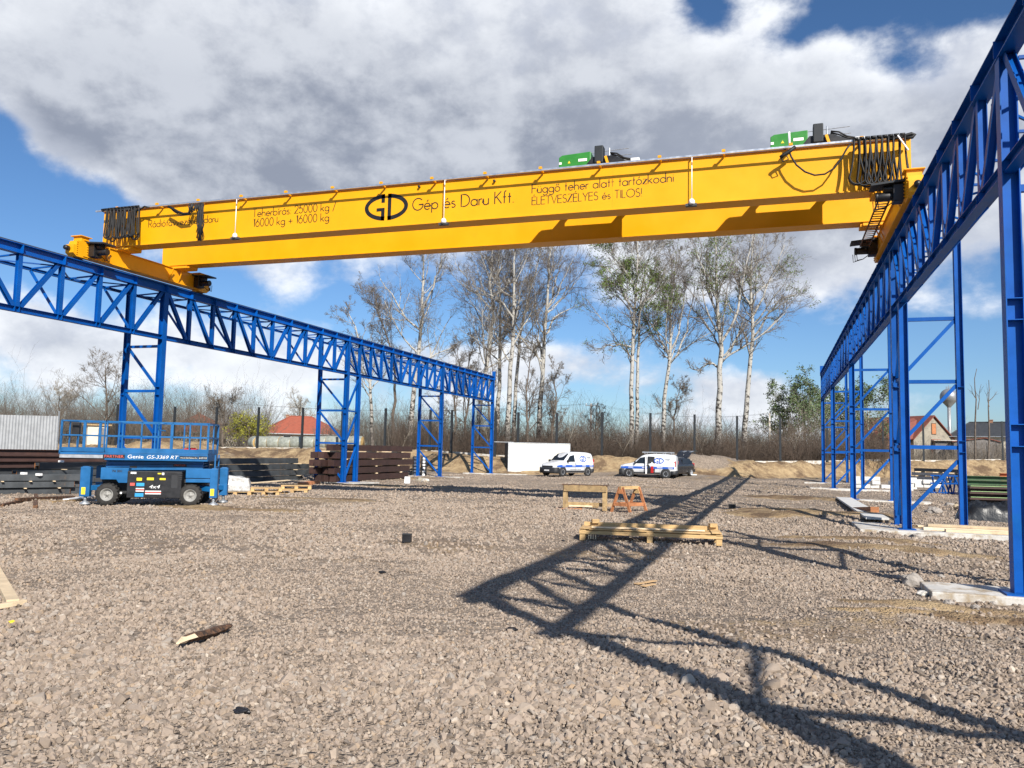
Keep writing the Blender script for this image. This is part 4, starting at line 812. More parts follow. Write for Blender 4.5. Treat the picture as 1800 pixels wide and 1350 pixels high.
    if open_door:
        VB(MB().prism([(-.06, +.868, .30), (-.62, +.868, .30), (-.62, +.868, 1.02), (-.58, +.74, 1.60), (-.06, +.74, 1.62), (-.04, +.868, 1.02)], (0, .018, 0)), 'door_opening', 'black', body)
        VB(MB().box((-.42, +.90, .62), (.20, .02, .5)), 'cargo', 'red', body)
        d = MB(); d.prism([(-.02, +.90, .28), (.05, +.92, 1.60), (.09, +1.03, 1.60), (.06, +1.06, .28)], (.012, 0, 0)); VB(d, 'sliding_door', 'vanwhite')
    if rack:
        r_ = MB()
        for y in (-.55, .55): r_.box((-.75, y, 1.93), (2.3, .05, .10))
        for x in (.2, -.5, -1.2, -1.85): r_.box((x, 0, 1.90), (.06, 1.15, .05)); r_.box((x, -.55, 1.86), (.06, .06, .1)); r_.box((x, .55, 1.86), (.06, .06, .1))
        for k in range(5): r_.box((-.75, -.3+.15*k, 1.95), (2.2, .04, .04))
        VB(r_, 'roof_rack', 'alu')
    return v
vb, vbr = gt(1103, 840), gt(1173, 841); dv = (vb-vbr).normalized()
def van_at(pf, pr, **k):
    a, b = Vector(pf), Vector(pr); c = (a+b)/2; rz = math.atan2(a.y-b.y, a.x-b.x); n = Vector((math.sin(rz), -math.cos(rz), 0))
    # the wheels we see are on the near side
    off = Matrix.Rotation(rz, 3, 'Z') @ Vector((-.045, .86, 0)); c2 = c-off
    return make_van((c2.x, c2.y, tz(c2.x, c2.y)+.02), rz, **k)
D_v = 61.; qa = at(1103, 840, D_v+.8); qb = at(1173, 841, D_v-.2); van_at(qa, qb, lab='white van with blue stripe, roof rack and open side door by the gravel heap', open_door=True, rack=True)
qa = at(988, 837, 59.6); qb = at(1034, 837, 61.6); van_at(qa, qb, lab='white van with blue stripe and closed doors beside the white container')
# dark car behind, tailgate up
q0 = at(1192, 837, 63.5); rzc = math.atan2(dv.y, dv.x)+.25
car = empty('parked_car', (q0.x, q0.y, tz(q0.x, q0.y)), 'dark hatchback with raised tailgate half hidden behind the open white van', 'car', rz=rzc)
CB = lambda b, n, m_, par=None, bevel=0.: b.build(n, M[m_], par or car, rel=False, bevel=bevel)
b = MB(); loft(b, [(2.6, van_section(.30, .6, .75, .6, .7, .6)), (2.2, van_section(.24, .75, .85, .78, .82, .7)), (1.5, van_section(.22, .86, .95, .82, .86, .7)), (.9, van_section(.22, .9, 1.35, .82, .86, .6)), (.2, van_section(.22, .9, 1.5, .82, .86, .58)), (-.7, van_section(.24, .92, 1.46, .82, .86, .58)), (-1.0, van_section(.28, .92, 1.2, .80, .84, .6)), (-1.15, van_section(.36, .85, .98, .76, .8, .66))])
cbo = CB(b, 'body', 'carbody')
for x in (1.75, -.55):
    for s_ in (-1, 1): wheel(car, x, s_*.78, .31, .31, .2, .21, M['rim'], s_, 0, 5)
for s_ in (-1, 1): CB(MB().box((-.98, s_*.74, .92), (.26, .18, .22)), 'tail_light', 'red', cbo, .02); CB(MB().prism([(.75, s_*.83, .98), (.5, s_*.66, 1.38), (-.6, s_*.66, 1.38), (-.8, s_*.83, .98)], (0, s_*.012, 0)), 'side_window', 'glass', cbo)
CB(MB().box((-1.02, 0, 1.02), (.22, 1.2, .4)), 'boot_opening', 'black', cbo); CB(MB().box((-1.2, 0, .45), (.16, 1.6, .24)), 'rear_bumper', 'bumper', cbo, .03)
tg = MB(); tg.tube([(-.62, 0, 1.50), (-1.0, 0, 1.82), (-1.5, 0, 1.98), (-1.95, 0, 1.97)], [.05, .06, .06, .05], 8); tg.prism([(-.60, -.60, 1.46), (-1.05, -.62, 1.84), (-1.55, -.64, 1.98), (-1.98, -.60, 1.95), (-1.98, .60, 1.95), (-1.55, .64, 1.98), (-1.05, .62, 1.84), (-.60, .60, 1.46)], (0, 0, .06)); CB(tg, 'tailgate', 'carbody')
ww_ = gt(1212, 836); tag(MB().box(ww_+Vector((0, 0, .08)), (1.1, .35, .08), Matrix.Rotation(.2, 3, 'Z')).build('white_board', M['white'], None), 'small white board lying on gravel behind the dark car', 'board')

# ------------------------------------------------------------------ white container
ca, cb_ = at(893, 829, 66.4), at(1001, 830, 67.0); cdir = (cb_-ca); cL = cdir.length; crz = math.atan2(cdir.y, cdir.x); cz = tz(ca.x, ca.y)-.05
ct = empty('site_container', ((ca.x+cb_.x)/2, (ca.y+cb_.y)/2, min(ca.z, cz)), 'plain white sandwich-panel container standing before the sandy bank', 'container', rz=crz)
b = MB(); b.box((0, 1.2, 1.22), (cL, 2.4, 2.36)); cbd = b.build('body', M['panel'], ct, rel=False)
b = MB()
for z in (.03, 2.42): b.box((0, -.012, z), (cL+.06, .05, .06)); b.box((-cL/2, 1.2, z), (.06, 2.4, .06))
for x in (-cL/2, cL/2): b.box((x, -.012, 1.22), (.06, .05, 2.4))
b.build('frame', M['steel'], ct, rel=False)
b = MB(); 
for k in range(1, 6): b.box((-cL/2+cL*k/6, -.003, 1.22), (.012, .01, 2.3))
b.build('panel_joint', M['panel'], cbd, rel=False); MB().box((-cL/2-.025, 1.2, 1.22), (.04, 2.36, 2.3)).build('end_panel', M['bumper'], ct, rel=False); MB().box((-cL/2-.4, .0, 2.46), (1.6, .04, .04)).build('lifting_bar', M['steel'], ct, rel=False)

# ------------------------------------------------------------------ fence posts and plinth
hts = [72, 72, 73, 73, 73, 73, 74, 75, 76, 80, 80, 81, 84, 83.5, 83, 82.5, 80.5, 77, 71, 70, 69.5, 69]
pnames = ['behind the left end of the scissor lift', 'behind the scissor lift platform', 'left of the hay bales', 'in front of the first hay bale', 'in front of the red hipped roof', 'behind the braced middle tower', 'at the right end of the brown beam stack', 'left of the third tower legs', 'between the two far left towers', 'beside the last left tower', 'above the left end of the white container', 'above the right half of the white container',
          'between the two white vans', 'behind the van with the roof rack', 'right of the dark car tailgate', 'above the gravel heap', 'right of the leaning poplar before thicket', 'behind the farthest right columns', 'before the old red roofed house', 'before the gable wall window', 'behind the outer leg of the paired columns', 'before the dark roofed house']
for (x, y, pp), P, h, nm in zip(POSTS, PW, hts, pnames):
    H_ = h/pp; b = MB(); z0 = P.z-.35; b.box((P.x, P.y, (z0+P.z+H_)/2), (.16, .20, P.z+H_-z0)); b.box((P.x-.09, P.y-.06, (z0+P.z+H_)/2), (.03, .06, P.z+H_-z0)); b.box((P.x, P.y, P.z+H_+.01), (.18, .22, .02))
    tag(b.build('fence_post', M['post'], None), 'dark steel fence post '+nm, 'fence post', 'bare steel fence posts along the bank')
for i in range(len(PW)-1):
    a, b_ = PW[i], PW[i+1]; d = (b_-a); d.z = 0; n = Vector((-d.y, d.x, 0)).normalized(); n = n if n.y > 0 else -n
    z0, z1 = min(a.z, b_.z)-.5, (a.z+b_.z)/2+.22; a2, b2 = a+n*.16, b_+n*.16
    pb = MB(); ins = d.normalized()*.02
    pb.prism([(a2.x+ins.x, a2.y+ins.y, z0), (b2.x-ins.x, b2.y-ins.y, z0), (b2.x-ins.x, b2.y-ins.y, b_.z+.18), (a2.x+ins.x, a2.y+ins.y, a.z+.18)], n*.12)
    tag(pb.build('concrete_plinth', M['concrete'], None), 'pale concrete plinth panel at the foot of the fence posts', 'fence plinth', 'concrete plinth panels between the fence posts')
# zinc fence at the left edge
za, zb_ = at(-40, 792, 60), at(99, 789, 60.5); zd = (zb_-za); n = int(zd.length/.11); b = MB(); nrm = Vector((-zd.y, zd.x, 0)).normalized()
top, bot = [], []
for i in range(n+1):
    p_ = za.lerp(zb_, i/n) + nrm*(.022 if i % 2 else -.022); bot.append((p_.x, p_.y, tz(p_.x, p_.y)-.1)); top.append((p_.x, p_.y, za.z+2.72))
b.add(bot+top, [[i, i+1, n+2+i, n+1+i] for i in range(n)]); zf_ = empty('corrugated_fence', (zb_.x, zb_.y, zb_.z), 'grey corrugated metal fence at the left edge', 'fence'); b.build('sheet', M['corr'], zf_)
o = MB(); o.bar((zb_.x+.05, zb_.y, zb_.z-.2), (zb_.x+.05, zb_.y, zb_.z+2.85), .08, .08); o.bar((zb_.x+.05, zb_.y, zb_.z+1.3), (zb_.x-.3, zb_.y-.05, zb_.z+1.3), .05, .05); o.build('end_post', M['steel'], zf_)
for z in (.5, 2.2): MB().bar(za+nrm*.08+Vector((0, 0, z)), zb_+nrm*.08+Vector((0, 0, z)), .05, .05).build('rail', M['steel'], zf_)

# ------------------------------------------------------------------ trees
def nrmz(v): return v/np.maximum(np.linalg.norm(v, axis=-1, keepdims=True), 1e-9)
def tubes(P, Rr, n):
    N, K, _ = P.shape; T = nrmz(np.gradient(P, axis=1)); ax = nrmz(P[:, -1]-P[:, 0]); ref = np.where(np.abs(ax[:, 2:3]) < .8, np.array([[0., 0, 1]]), np.array([[1., 0, 0]]))
    U = nrmz(np.cross(T, ref[:, None, :])); V = np.cross(T, U); a = np.arange(n)*2*np.pi/n
    vs = P[:, :, None, :] + Rr[:, :, None, None]*(np.cos(a)[None, None, :, None]*U[:, :, None, :]+np.sin(a)[None, None, :, None]*V[:, :, None, :])
    I = np.arange(N*K*n).reshape(N, K, n); J = np.roll(I, -1, 2)
    return vs.reshape(-1, 3), np.stack([I[:, :-1], J[:, :-1], J[:, 1:], I[:, 1:]], -1).reshape(-1, 4)
def spawn(P, Rr, m, t0, t1, ang, lf, r_k, rg, K=5, wig=.12, up=.25, tip=.35, tb=1.):
    N, K0, _ = P.shape; t = t0+(t1-t0)*rg.random((N, m))**tb; f = t*(K0-1); i = np.minimum(f.astype(int), K0-2); w = (f-i)[..., None]
    idx = np.arange(N)[:, None]; st = P[idx, i]*(1-w)+P[idx, i+1]*w; tg = nrmz(P[idx, i+1]-P[idx, i]); r0 = (Rr[idx, i]*(1-w[..., 0])+Rr[idx, i+1]*w[..., 0])*r_k
    L0 = np.linalg.norm(P[:, -1]-P[:, 0], axis=-1)[:, None]
    rv = nrmz(rg.normal(size=(N, m, 3))); pr = nrmz(rv-tg*(rv*tg).sum(-1, keepdims=True)); a = np.radians(ang[0]+(ang[1]-ang[0])*rg.random((N, m)))[..., None]
    d = tg*np.cos(a)+pr*np.sin(a); ln = (lf(t)*L0*(.65+.6*rg.random((N, m))))
    st, d, r0, ln = [q.reshape(N*m, *q.shape[2:]) for q in (st, d, r0, ln)]
    out = np.zeros((N*m, K, 3)); out[:, 0] = st; step = (ln/(K-1))[:, None]
    for k in range(1, K):
        d = nrmz(d+rg.normal(size=d.shape)*wig+np.array([0, 0, up/K*1.5])); out[:, k] = out[:, k-1]+d*step
    return out, r0[:, None]*np.linspace(1, tip, K)[None]
def resample(pts, K):
    pts = np.array(pts, float); d = np.r_[0, np.cumsum(np.linalg.norm(np.diff(pts, axis=0), axis=1))]; s_ = np.linspace(0, d[-1], K)
    return np.stack([np.interp(s_, d, pts[:, j]) for j in range(3)], -1)
class Cat:
    def __init__(s): s.v = []; s.f = []; s.n = 0
    def add(s, vf): s.v.append(vf[0]); s.f.append(vf[1]+s.n); s.n += len(vf[0])
    def build(s, name, m_, parent=None, smooth=True): return np_obj(name, np.concatenate(s.v), np.concatenate(s.f), m_, parent, smooth)
def leaves(P, per, size, rg, spread=.25, gran=0.):
    N, K, _ = P.shape; idx = rg.integers(0, K, (N, per)); c = P[np.arange(N)[:, None], idx].reshape(-1, 3)+rg.normal(size=(N*per, 3))*spread
    a = nrmz(rg.normal(size=c.shape)); b = nrmz(np.cross(a, rg.normal(size=c.shape))); s_ = size*(.6+.8*rg.random(len(c)))[:, None]
    vs = np.stack([c-a*s_, c+b*s_*.6, c+a*s_, c-b*s_*.6], 1).reshape(-1, 3); return vs, np.arange(len(vs)).reshape(-1, 4)
def big_tree(px, D_, r0, seed, label_, white=True, twig='twig', limbs=(), leaf=None, dens=1., t0=.35, name='poplar_tree', group='tall poplars beyond the fence', spread=.38):
    rg = np.random.default_rng(seed); pts = [np.array(at(x, y, D_)) for x, y in px]; b0 = pts[0]; pts[0] = np.array([b0[0], b0[1], tz(b0[0], b0[1])-.2]) if abs(b0[2]-tz(b0[0], b0[1])) < 3.5 else b0
    low = np.array([pts[0][0], pts[0][1], tz(pts[0][0], pts[0][1])-.2])
    if pts[0][2] > low[2]+.05: pts = [low]+pts
    T = resample(pts, 14); T[1:-1] += rg.normal(size=(12, 3))*.05; H = T[-1, 2]-T[0, 2]
    tr = Cat(); cw = Cat(); Rt = r0*(1-np.linspace(0, 1, 14)**1.15*.86)[None]; tr.add(tubes(T[None], Rt, 10))
    ext = []
    for li in limbs:
        q = resample([np.array(at(x, y, D_+dz)) for x, y, dz in li], 8); q[1:-1] += rg.normal(size=(6, 3))*.10; ext.append(q)
    l1, r1 = spawn(T[None], Rt, int(15*dens), t0, .97, (28, 62), lambda t: spread*(1.12-t*.72), .50, rg, 8, .13, .5, .25)
    if ext: E_ = np.stack(ext); l1 = np.concatenate([l1, E_]); r1 = np.concatenate([r1, np.linspace(r0*.42, r0*.12, 8)[None].repeat(len(ext), 0)])
    tr.add(tubes(l1, r1, 6))
    # the leader carries twigs as well
    l2, r2 = spawn(l1, r1, 8, .22, 1., (25, 60), lambda t: .52-.22*t, .55, rg, 6, .17, .35, .3)
    l2b, r2b = spawn(T[None], Rt, int(14*dens), t0+.1, 1., (30, 70), lambda t: .12-.05*t, .35, rg, 6, .16, .3, .3)
    l2 = np.concatenate([l2, l2b]); r2 = np.concatenate([np.maximum(r2, .016), np.minimum(np.maximum(r2b, .016), .05)])
    (tr if white and seed % 3 == 1 else cw).add(tubes(l2, r2, 4))
    l3, r3 = spawn(l2, r2, 7, .15, 1., (22, 58), lambda t: .50-.15*t, .6, rg, 5, .2, .2, .5); r3 = np.clip(r3, .0085, .025)
    cw.add(tubes(l3, r3, 3))
    l4, r4 = spawn(l3, r3, 5, .15, 1., (20, 65), lambda t: .55-.1*t, .7, rg, 4, .22, .1, .6); r4 = np.clip(r4, .007, .013)
    cw.add(tubes(l4, r4, 3))
    e = empty(name, tuple(T[0]), label_, 'tree', group)
    tr.build('trunk', M['bark_w'] if white else M['bark_d'], e); cw.build('crown', M[twig], e)
    if leaf:
        m_, frac, per, size = leaf; cl = VNs(l4[:, 2], seed); sel = l4[cl < frac]
        lv = Cat(); lv.add(leaves(sel, per, size, rg, .12)); lv.build('foliage', M[m_], e, False)
    return e
def VNs(p, seed):                                               # clumps: low where leaves have come out
    return vn.fbm(p[:, 0]*.45+seed*3.7+p[:, 1]*.2, p[:, 2]*.45+seed*1.3, 3)
big_tree([(720, 762), (728, 680), (738, 600), (745, 540), (744, 490), (742, 440), (744, 408)], 84, .30, 1, 'white-trunked bare poplar standing alone at the left of the row', limbs=[((738, 580, 0), (715, 560, .5), (690, 520, 1), (668, 490, 1)), ((742, 545, 0), (760, 510, -.5), (772, 470, -1), (778, 440, -1))])
big_tree([(655, 800), (653, 720), (650, 665), (640, 615), (622, 570), (606, 540)], 86, .22, 2, 'leaning bare poplar with dark lower trunk behind the middle tower', spread=.34, limbs=[((650, 665, 0), (662, 630, .5), (672, 600, 1), (678, 560, 1))], dens=.9)
big_tree([(690, 795), (692, 720), (695, 660), (688, 620), (676, 580), (664, 545), (655, 505)], 90, .20, 3, 'thin dark bare poplar between two towers with forked top', white=False, spread=.32)
big_tree([(838, 800), (843, 720), (850, 670), (862, 600), (868, 560), (861, 500), (866, 450), (862, 405)], 83, .27, 4, 'white poplar with curved leaning trunk behind the last left tower', limbs=[((866, 545, 0), (840, 520, .5), (820, 490, 1), (800, 462, 1)), ((864, 520, 0), (890, 505, 0), (902, 470, 0))])
big_tree([(872, 795), (876, 700), (880, 620), (879, 540), (876, 470), (880, 400)], 88, .26, 5, 'straight white poplar right behind the last left tower top', limbs=[((880, 600, 0), (895, 570, 1), (905, 530, 1), (915, 500, 1))])
big_tree([(889, 802), (893, 730), (897, 650), (902, 580), (905, 520), (903, 460), (910, 398)], 82, .30, 6, 'white poplar with dark foot above the container left corner', limbs=[((903, 560, 0), (880, 530, 0), (850, 515, 1), (830, 500, 1))])
big_tree([(903, 775), (906, 690), (912, 620), (918, 570), (932, 510), (948, 460), (955, 410)], 86, .24, 7, 'poplar with slanting dark upper stem above the container', limbs=[((916, 575, 0), (935, 552, .5), (955, 540, 1), (965, 520, 1))], t0=.42)
big_tree([(948, 790), (950, 700), (954, 640), (958, 580), (963, 520), (966, 460), (972, 398)], 84, .30, 8, 'white poplar with one strong right limb above the container', limbs=[((956, 590, 0), (975, 560, 0), (995, 545, .5), (1015, 535, 1)), ((960, 545, 0), (975, 500, 0), (985, 465, 0)), ((952, 630, 0), (945, 590, .5), (940, 560, .5))])
big_tree([(1110, 790), (1110, 710), (1111, 640), (1114, 570), (1119, 500), (1121, 440), (1122, 395)], 80, .27, 9, 'white poplar with fresh yellow-green leaves, left of two twin trunks', leaf=('leaf_g', .50, 3, .075), t0=.28, limbs=[((1112, 610, 0), (1085, 606, 0), (1060, 612, .5), (1038, 616, .5)), ((1114, 545, 0), (1098, 520, 0), (1080, 490, 0), (1066, 470, 0))])
big_tree([(1119, 790), (1120, 700), (1122, 630), (1125, 560), (1128, 500), (1142, 455), (1150, 415)], 81.5, .22, 10, 'darker poplar with sparse leaves, right of two twin trunks', leaf=('leaf_g', .47, 3, .07), t0=.40, limbs=[((1128, 535, 0), (1145, 520, 0), (1158, 500, .5), (1170, 470, .5))])
big_tree([(1165, 795), (1167, 730), (1171, 670), (1176, 640), (1180, 600), (1180, 540), (1184, 490), (1190, 450)], 82, .26, 11, 'poplar with black fork scar and vase-shaped bare crown', t0=.45, limbs=[((1177, 640, 0), (1195, 615, 0), (1207, 580, .5), (1216, 535, .5), (1222, 490, .5)), ((1178, 618, 0), (1192, 590, 0), (1200, 540, 0), (1206, 500, 0)), ((1179, 590, 0), (1172, 550, 0), (1170, 510, 0)), ((1176, 635, 0), (1166, 622, 0), (1158, 612, 0))])
big_tree([(1261, 790), (1263, 730), (1266, 660), (1267, 600), (1262, 550), (1260, 490), (1258, 440), (1260, 385)], 81, .36, 12, 'thick poplar with two stems and some green shoots at the foot', leaf=('leaf_g', .40, 2, .07), t0=.34, limbs=[((1269, 600, 0), (1285, 575, 0), (1294, 545, 0), (1302, 500, .5), (1318, 440, 1), (1325, 400, 1)), ((1266, 650, 0), (1245, 640, .5), (1225, 650, .5), (1212, 645, .5)), ((1262, 560, 0), (1245, 510, .5), (1235, 470, .5), (1222, 440, .5))])
big_tree([(1305, 770), (1311, 710), (1318, 650), (1322, 600), (1322, 550), (1318, 500), (1320, 450), (1330, 400)], 83, .32, 13, 'leaning poplar, last tall one before the right runway', leaf=('leaf_g', .36, 2, .065), t0=.34, limbs=[((1322, 595, 0), (1345, 560, 0), (1370, 525, .5), (1400, 518, .5)), ((1321, 560, 0), (1340, 520, 0), (1365, 470, 0), (1380, 430, 0)), ((1320, 540, 0), (1306, 520, .5), (1296, 470, .5))])
big_tree([(1184, 800), (1185, 745), (1190, 705), (1195, 680), (1198, 668)], 84, .13, 14, 'small dark bare tree between two tall poplars', white=False, spread=.42, t0=.4, dens=.7, name='bare_tree', group='small bare trees beyond the fence')
big_tree([(1048, 800), (1046, 760), (1050, 735), (1048, 712)], 100, .12, 15, 'small bare tree beside the concrete pole', white=False, spread=.4, t0=.3, dens=.6, name='bare_tree', group='small bare trees beyond the fence')
big_tree([(187, 780), (187, 735), (188, 700), (185, 668), (186, 640)], 100, .20, 16, 'bare grey tree behind the tall left tower', white=False, twig='twig', spread=.62, t0=.25, dens=.9, name='bare_tree', group='small bare trees beyond the fence')
big_tree([(392, 785), (393, 750), (394, 725), (396, 700)], 92, .16, 17, 'bare grey tree behind the right end of the scissor lift', white=False, spread=.75, t0=.3, dens=.7, name='bare_tree', group='small bare trees beyond the fence')
big_tree([(527, 785), (527, 750), (528, 725), (528, 702)], 150, .22, 18, 'pale round bare tree behind the red hipped roof', white=False, twig='twig_l', spread=.66, t0=.25, dens=1.2, name='bare_tree', group='small bare trees beyond the fence')
big_tree([(105, 785), (106, 750), (104, 720), (106, 690)], 105, .18, 19, 'bare olive-tinted tree right of the corrugated fence', white=False, twig='twig_l', spread=.7, t0=.2, dens=.8, name='bare_tree', group='small bare trees beyond the fence')
for k, (pp_, s_, lb) in enumerate(((((1714, 810), (1714, 745), (1716, 700), (1712, 670), (1717, 648)), 20, 'dead bare tree with two thin stems before the dark roof'), (((1737, 810), (1739, 760), (1737, 710), (1739, 690), (1738, 668)), 21, 'dead thin forked tree right of the other before dark roof'))):
    rg = np.random.default_rng(s_); D_ = 92; pts = [np.array(at(x, y, D_)) for x, y in pp_]; T = resample(pts, 10); tr = Cat(); tr.add(tubes(T[None], np.linspace(.13, .03, 10)[None], 7))
    ls = [resample([np.array(at(x, y, D_)) for x, y in q], 6) for q in ([((1719, 720), (1722, 700), (1721, 690), (1725, 675)), ((1715, 700), (1709, 690), (1708, 680))] if k == 0 else [((1738, 705), (1744, 700), (1748, 695), (1752, 690)), ((1739, 715), (1735, 700), (1736, 685))])]
    tr.add(tubes(np.stack(ls), np.linspace(.05, .015, 6)[None].repeat(2, 0), 5)); tw, rw = spawn(np.concatenate([np.stack(ls)]), np.full((2, 6), .03), 4, .3, 1., (25, 60), lambda t: .5+0*t, .6, rg); tr.add(tubes(tw, rw, 4))
    e = empty('dead_tree', tuple(T[0]), lb, 'tree', 'dead trees before the dark roof'); tr.build('trunk', M['bark_d'], e)
for k, (px_, D_, sd) in enumerate((([(795, 800), (800, 750), (798, 700), (808, 650), (803, 610)], 84, 61), ([(820, 800), (818, 740), (826, 690), (822, 640), (836, 600)], 86, 62), ([(858, 800), (862, 750), (858, 700), (866, 655), (862, 620)], 80, 63), ([(925, 800), (928, 745), (924, 690), (932, 640), (938, 605)], 83, 64), ([(972, 800), (970, 755), (978, 710), (975, 670), (984, 640)], 81, 65), ([(772, 800), (770, 755), (776, 715), (772, 680)], 82, 66))):
    big_tree(px_, D_, .15, sd, 'dark bare tree in the brush '+['left of the last left towers', 'between the last two left towers', 'behind the last left tower', 'behind the container between white trunks', 'right of the white poplar above the container', 'behind the fourth left tower'][k], white=False, spread=.34, t0=.22, dens=.8, name='bare_tree', group='small bare trees beyond the fence')
# leafy trees behind the right runway
def leafy(px, py, D_, w, h, seed, lb, m_='leaf_d'):
    rg = np.random.default_rng(seed); b0 = at(px, py, D_); z0 = tz(b0.x, b0.y); T = resample([(b0.x, b0.y, z0), (b0.x+.3, b0.y, z0+h*.5), (b0.x, b0.y, z0+h)], 8); Rt = np.linspace(.2, .03, 8)[None]
    tr = Cat(); tr.add(tubes(T[None], Rt, 8)); l1, r1 = spawn(T[None], Rt, 22, .12, .95, (30, 65), lambda t: w/h*(1.0-.55*t), .5, rg, 7, .15, .5, .25); tr.add(tubes(l1, r1, 5)); l2, r2 = spawn(l1, r1, 7, .2, 1., (25, 65), lambda t: .5-.2*t, .5, rg, 5, .2, .3, .4); tr.add(tubes(l2, np.clip(r2, .012, .04), 4))
    l3, r3 = spawn(l2, r2, 5, .2, 1., (25, 65), lambda t: .6-.2*t, .5, rg, 4, .2, .2, .5); tr.add(tubes(l3, np.clip(r3, .008, .02), 3))
    e = empty('leafy_tree', (b0.x, b0.y, z0), lb, 'tree', 'green leafy trees behind the right runway'); tr.build('trunk', M['twig_l'], e)
    sel = l3[VNs(l3[:, 2], seed) < .66]; lv = Cat(); lv.add(leaves(sel, 8, .13, rg, .25)); lv.build('crown', M[m_], e, False); return e
leafy(1374, 800, 120, 6.0, 9.4, 31, 'green leafy tree, leftmost of the leafy group before the runway'); leafy(1412, 800, 116, 6.5, 10.3, 32, 'tallest green leafy tree just left of the runway end'); leafy(1450, 800, 122, 6.5, 10.4, 33, 'green leafy tree seen through the farthest right columns'); leafy(1524, 800, 118, 6.5, 9.6, 34, 'green leafy tree framed between right columns beside the old house'); leafy(1488, 800, 128, 6.5, 9.4, 35, 'pale green leafy tree behind the fourth right column')
# willow
rg = np.random.default_rng(40); wb = at(436, 788, 92); z0 = tz(wb.x, wb.y); T = resample([(wb.x, wb.y, z0), (wb.x+.1, wb.y, z0+1.6), (wb.x, wb.y, z0+2.6)], 6); tr = Cat(); Rt = np.linspace(.22, .12, 6)[None]; tr.add(tubes(T[None], Rt, 8))
l1, r1 = spawn(T[None], Rt, 18, .5, 1., (25, 75), lambda t: .85+0*t, .5, rg, 8, .12, .25, .3); tr.add(tubes(l1, r1, 5)); l2, r2 = spawn(l1, r1, 9, .2, 1., (30, 80), lambda t: .6+0*t, .4, rg, 7, .12, -.9, .3); tr.add(tubes(l2, np.clip(r2, .008, .03), 3))
e = empty('willow_tree', (wb.x, wb.y, z0), 'round yellow-green willow left of the hay bales', 'tree'); tr.build('trunk', M['bark_d'], e); l3, r3 = spawn(l2, r2, 4, .1, 1., (20, 70), lambda t: .6+0*t, .4, rg, 5, .1, -.9, .5); lv = Cat(); lv.add(leaves(l3, 5, .085, rg, .12)); lv.add(tubes(l3, np.clip(r3, .005, .01), 3)); lv.build('crown', M['leaf_w'], e, False)
# thicket: brush nobody could count
def thicket(name, px0, px1, D0, D1, hmin, hmax, n, seed, m_, lean=.25, r0=.02):
    rg = np.random.default_rng(seed); px = rg.uniform(px0, px1, n); Dd = rg.uniform(D0, D1, n)
    d = np.array([np.array(ray(x, 790)) for x in px]); b0 = d*Dd[:, None]; z = terrain(b0[:, 0], b0[:, 1])[0]; hh = (hmin+(hmax-hmin)*rg.random(n)**1.5)*(.6+.8*vn2.fbm(px*.03, Dd*.1, 3))
    K = 5; out = np.zeros((n, K, 3)); out[:, 0] = np.stack([b0[:, 0], b0[:, 1], z-.1], -1); dr = nrmz(np.stack([rg.normal(0, lean, n), rg.normal(0, lean, n), np.ones(n)], -1))
    for k in range(1, K): dr = nrmz(dr+rg.normal(size=(n, 3))*.12); out[:, k] = out[:, k-1]+dr*(hh/(K-1))[:, None]
    Rr = (r0*(.5+rg.random(n)))[:, None]*np.linspace(1, .3, K)[None]; c = Cat(); c.add(tubes(out, Rr, 3))
    l2, r2 = spawn(out, Rr, 5, .15, 1., (20, 60), lambda t: .5-.2*t, .6, rg, 4, .2, .3, .5); c.add(tubes(l2, np.clip(r2, .006, .015), 3)); l3, r3 = spawn(l2, r2, 3, .2, 1., (20, 60), lambda t: .55-.1*t, .6, rg, 3, .2, .2, .6); c.add(tubes(l3, np.clip(r3, .005, .009), 3))
    o = c.build(name, m_, None); o['kind'] = 'stuff'; return o
thicket('brushwood', 690, 1560, 77, 98, 1.0, 3.7, 5200, 51, M['twig_b'])
thicket('brushwood', 600, 1500, 84, 100, 2.5, 6.0, 900, 52, M['twig'], .2, .028)
thicket('brushwood', -120, 470, 98, 135, 2.5, 8.0, 3000, 53, M['twig'], .3, .03)
thicket('brushwood', 560, 760, 100, 125, 1.5, 5.0, 900, 54, M['twig'])
thicket('brushwood', 1480, 1860, 93, 112, .8, 2.8, 1100, 55, M['twig'])
thicket('brushwood', 800, 1420, 75.5, 82, .6, 2.0, 2600, 56, M['twig_b'], .4, .014)
thicket('brushwood', 980, 1900, 140, 190, 2.5, 6.5, 1500, 57, M['twig'])
rg = np.random.default_rng(60)
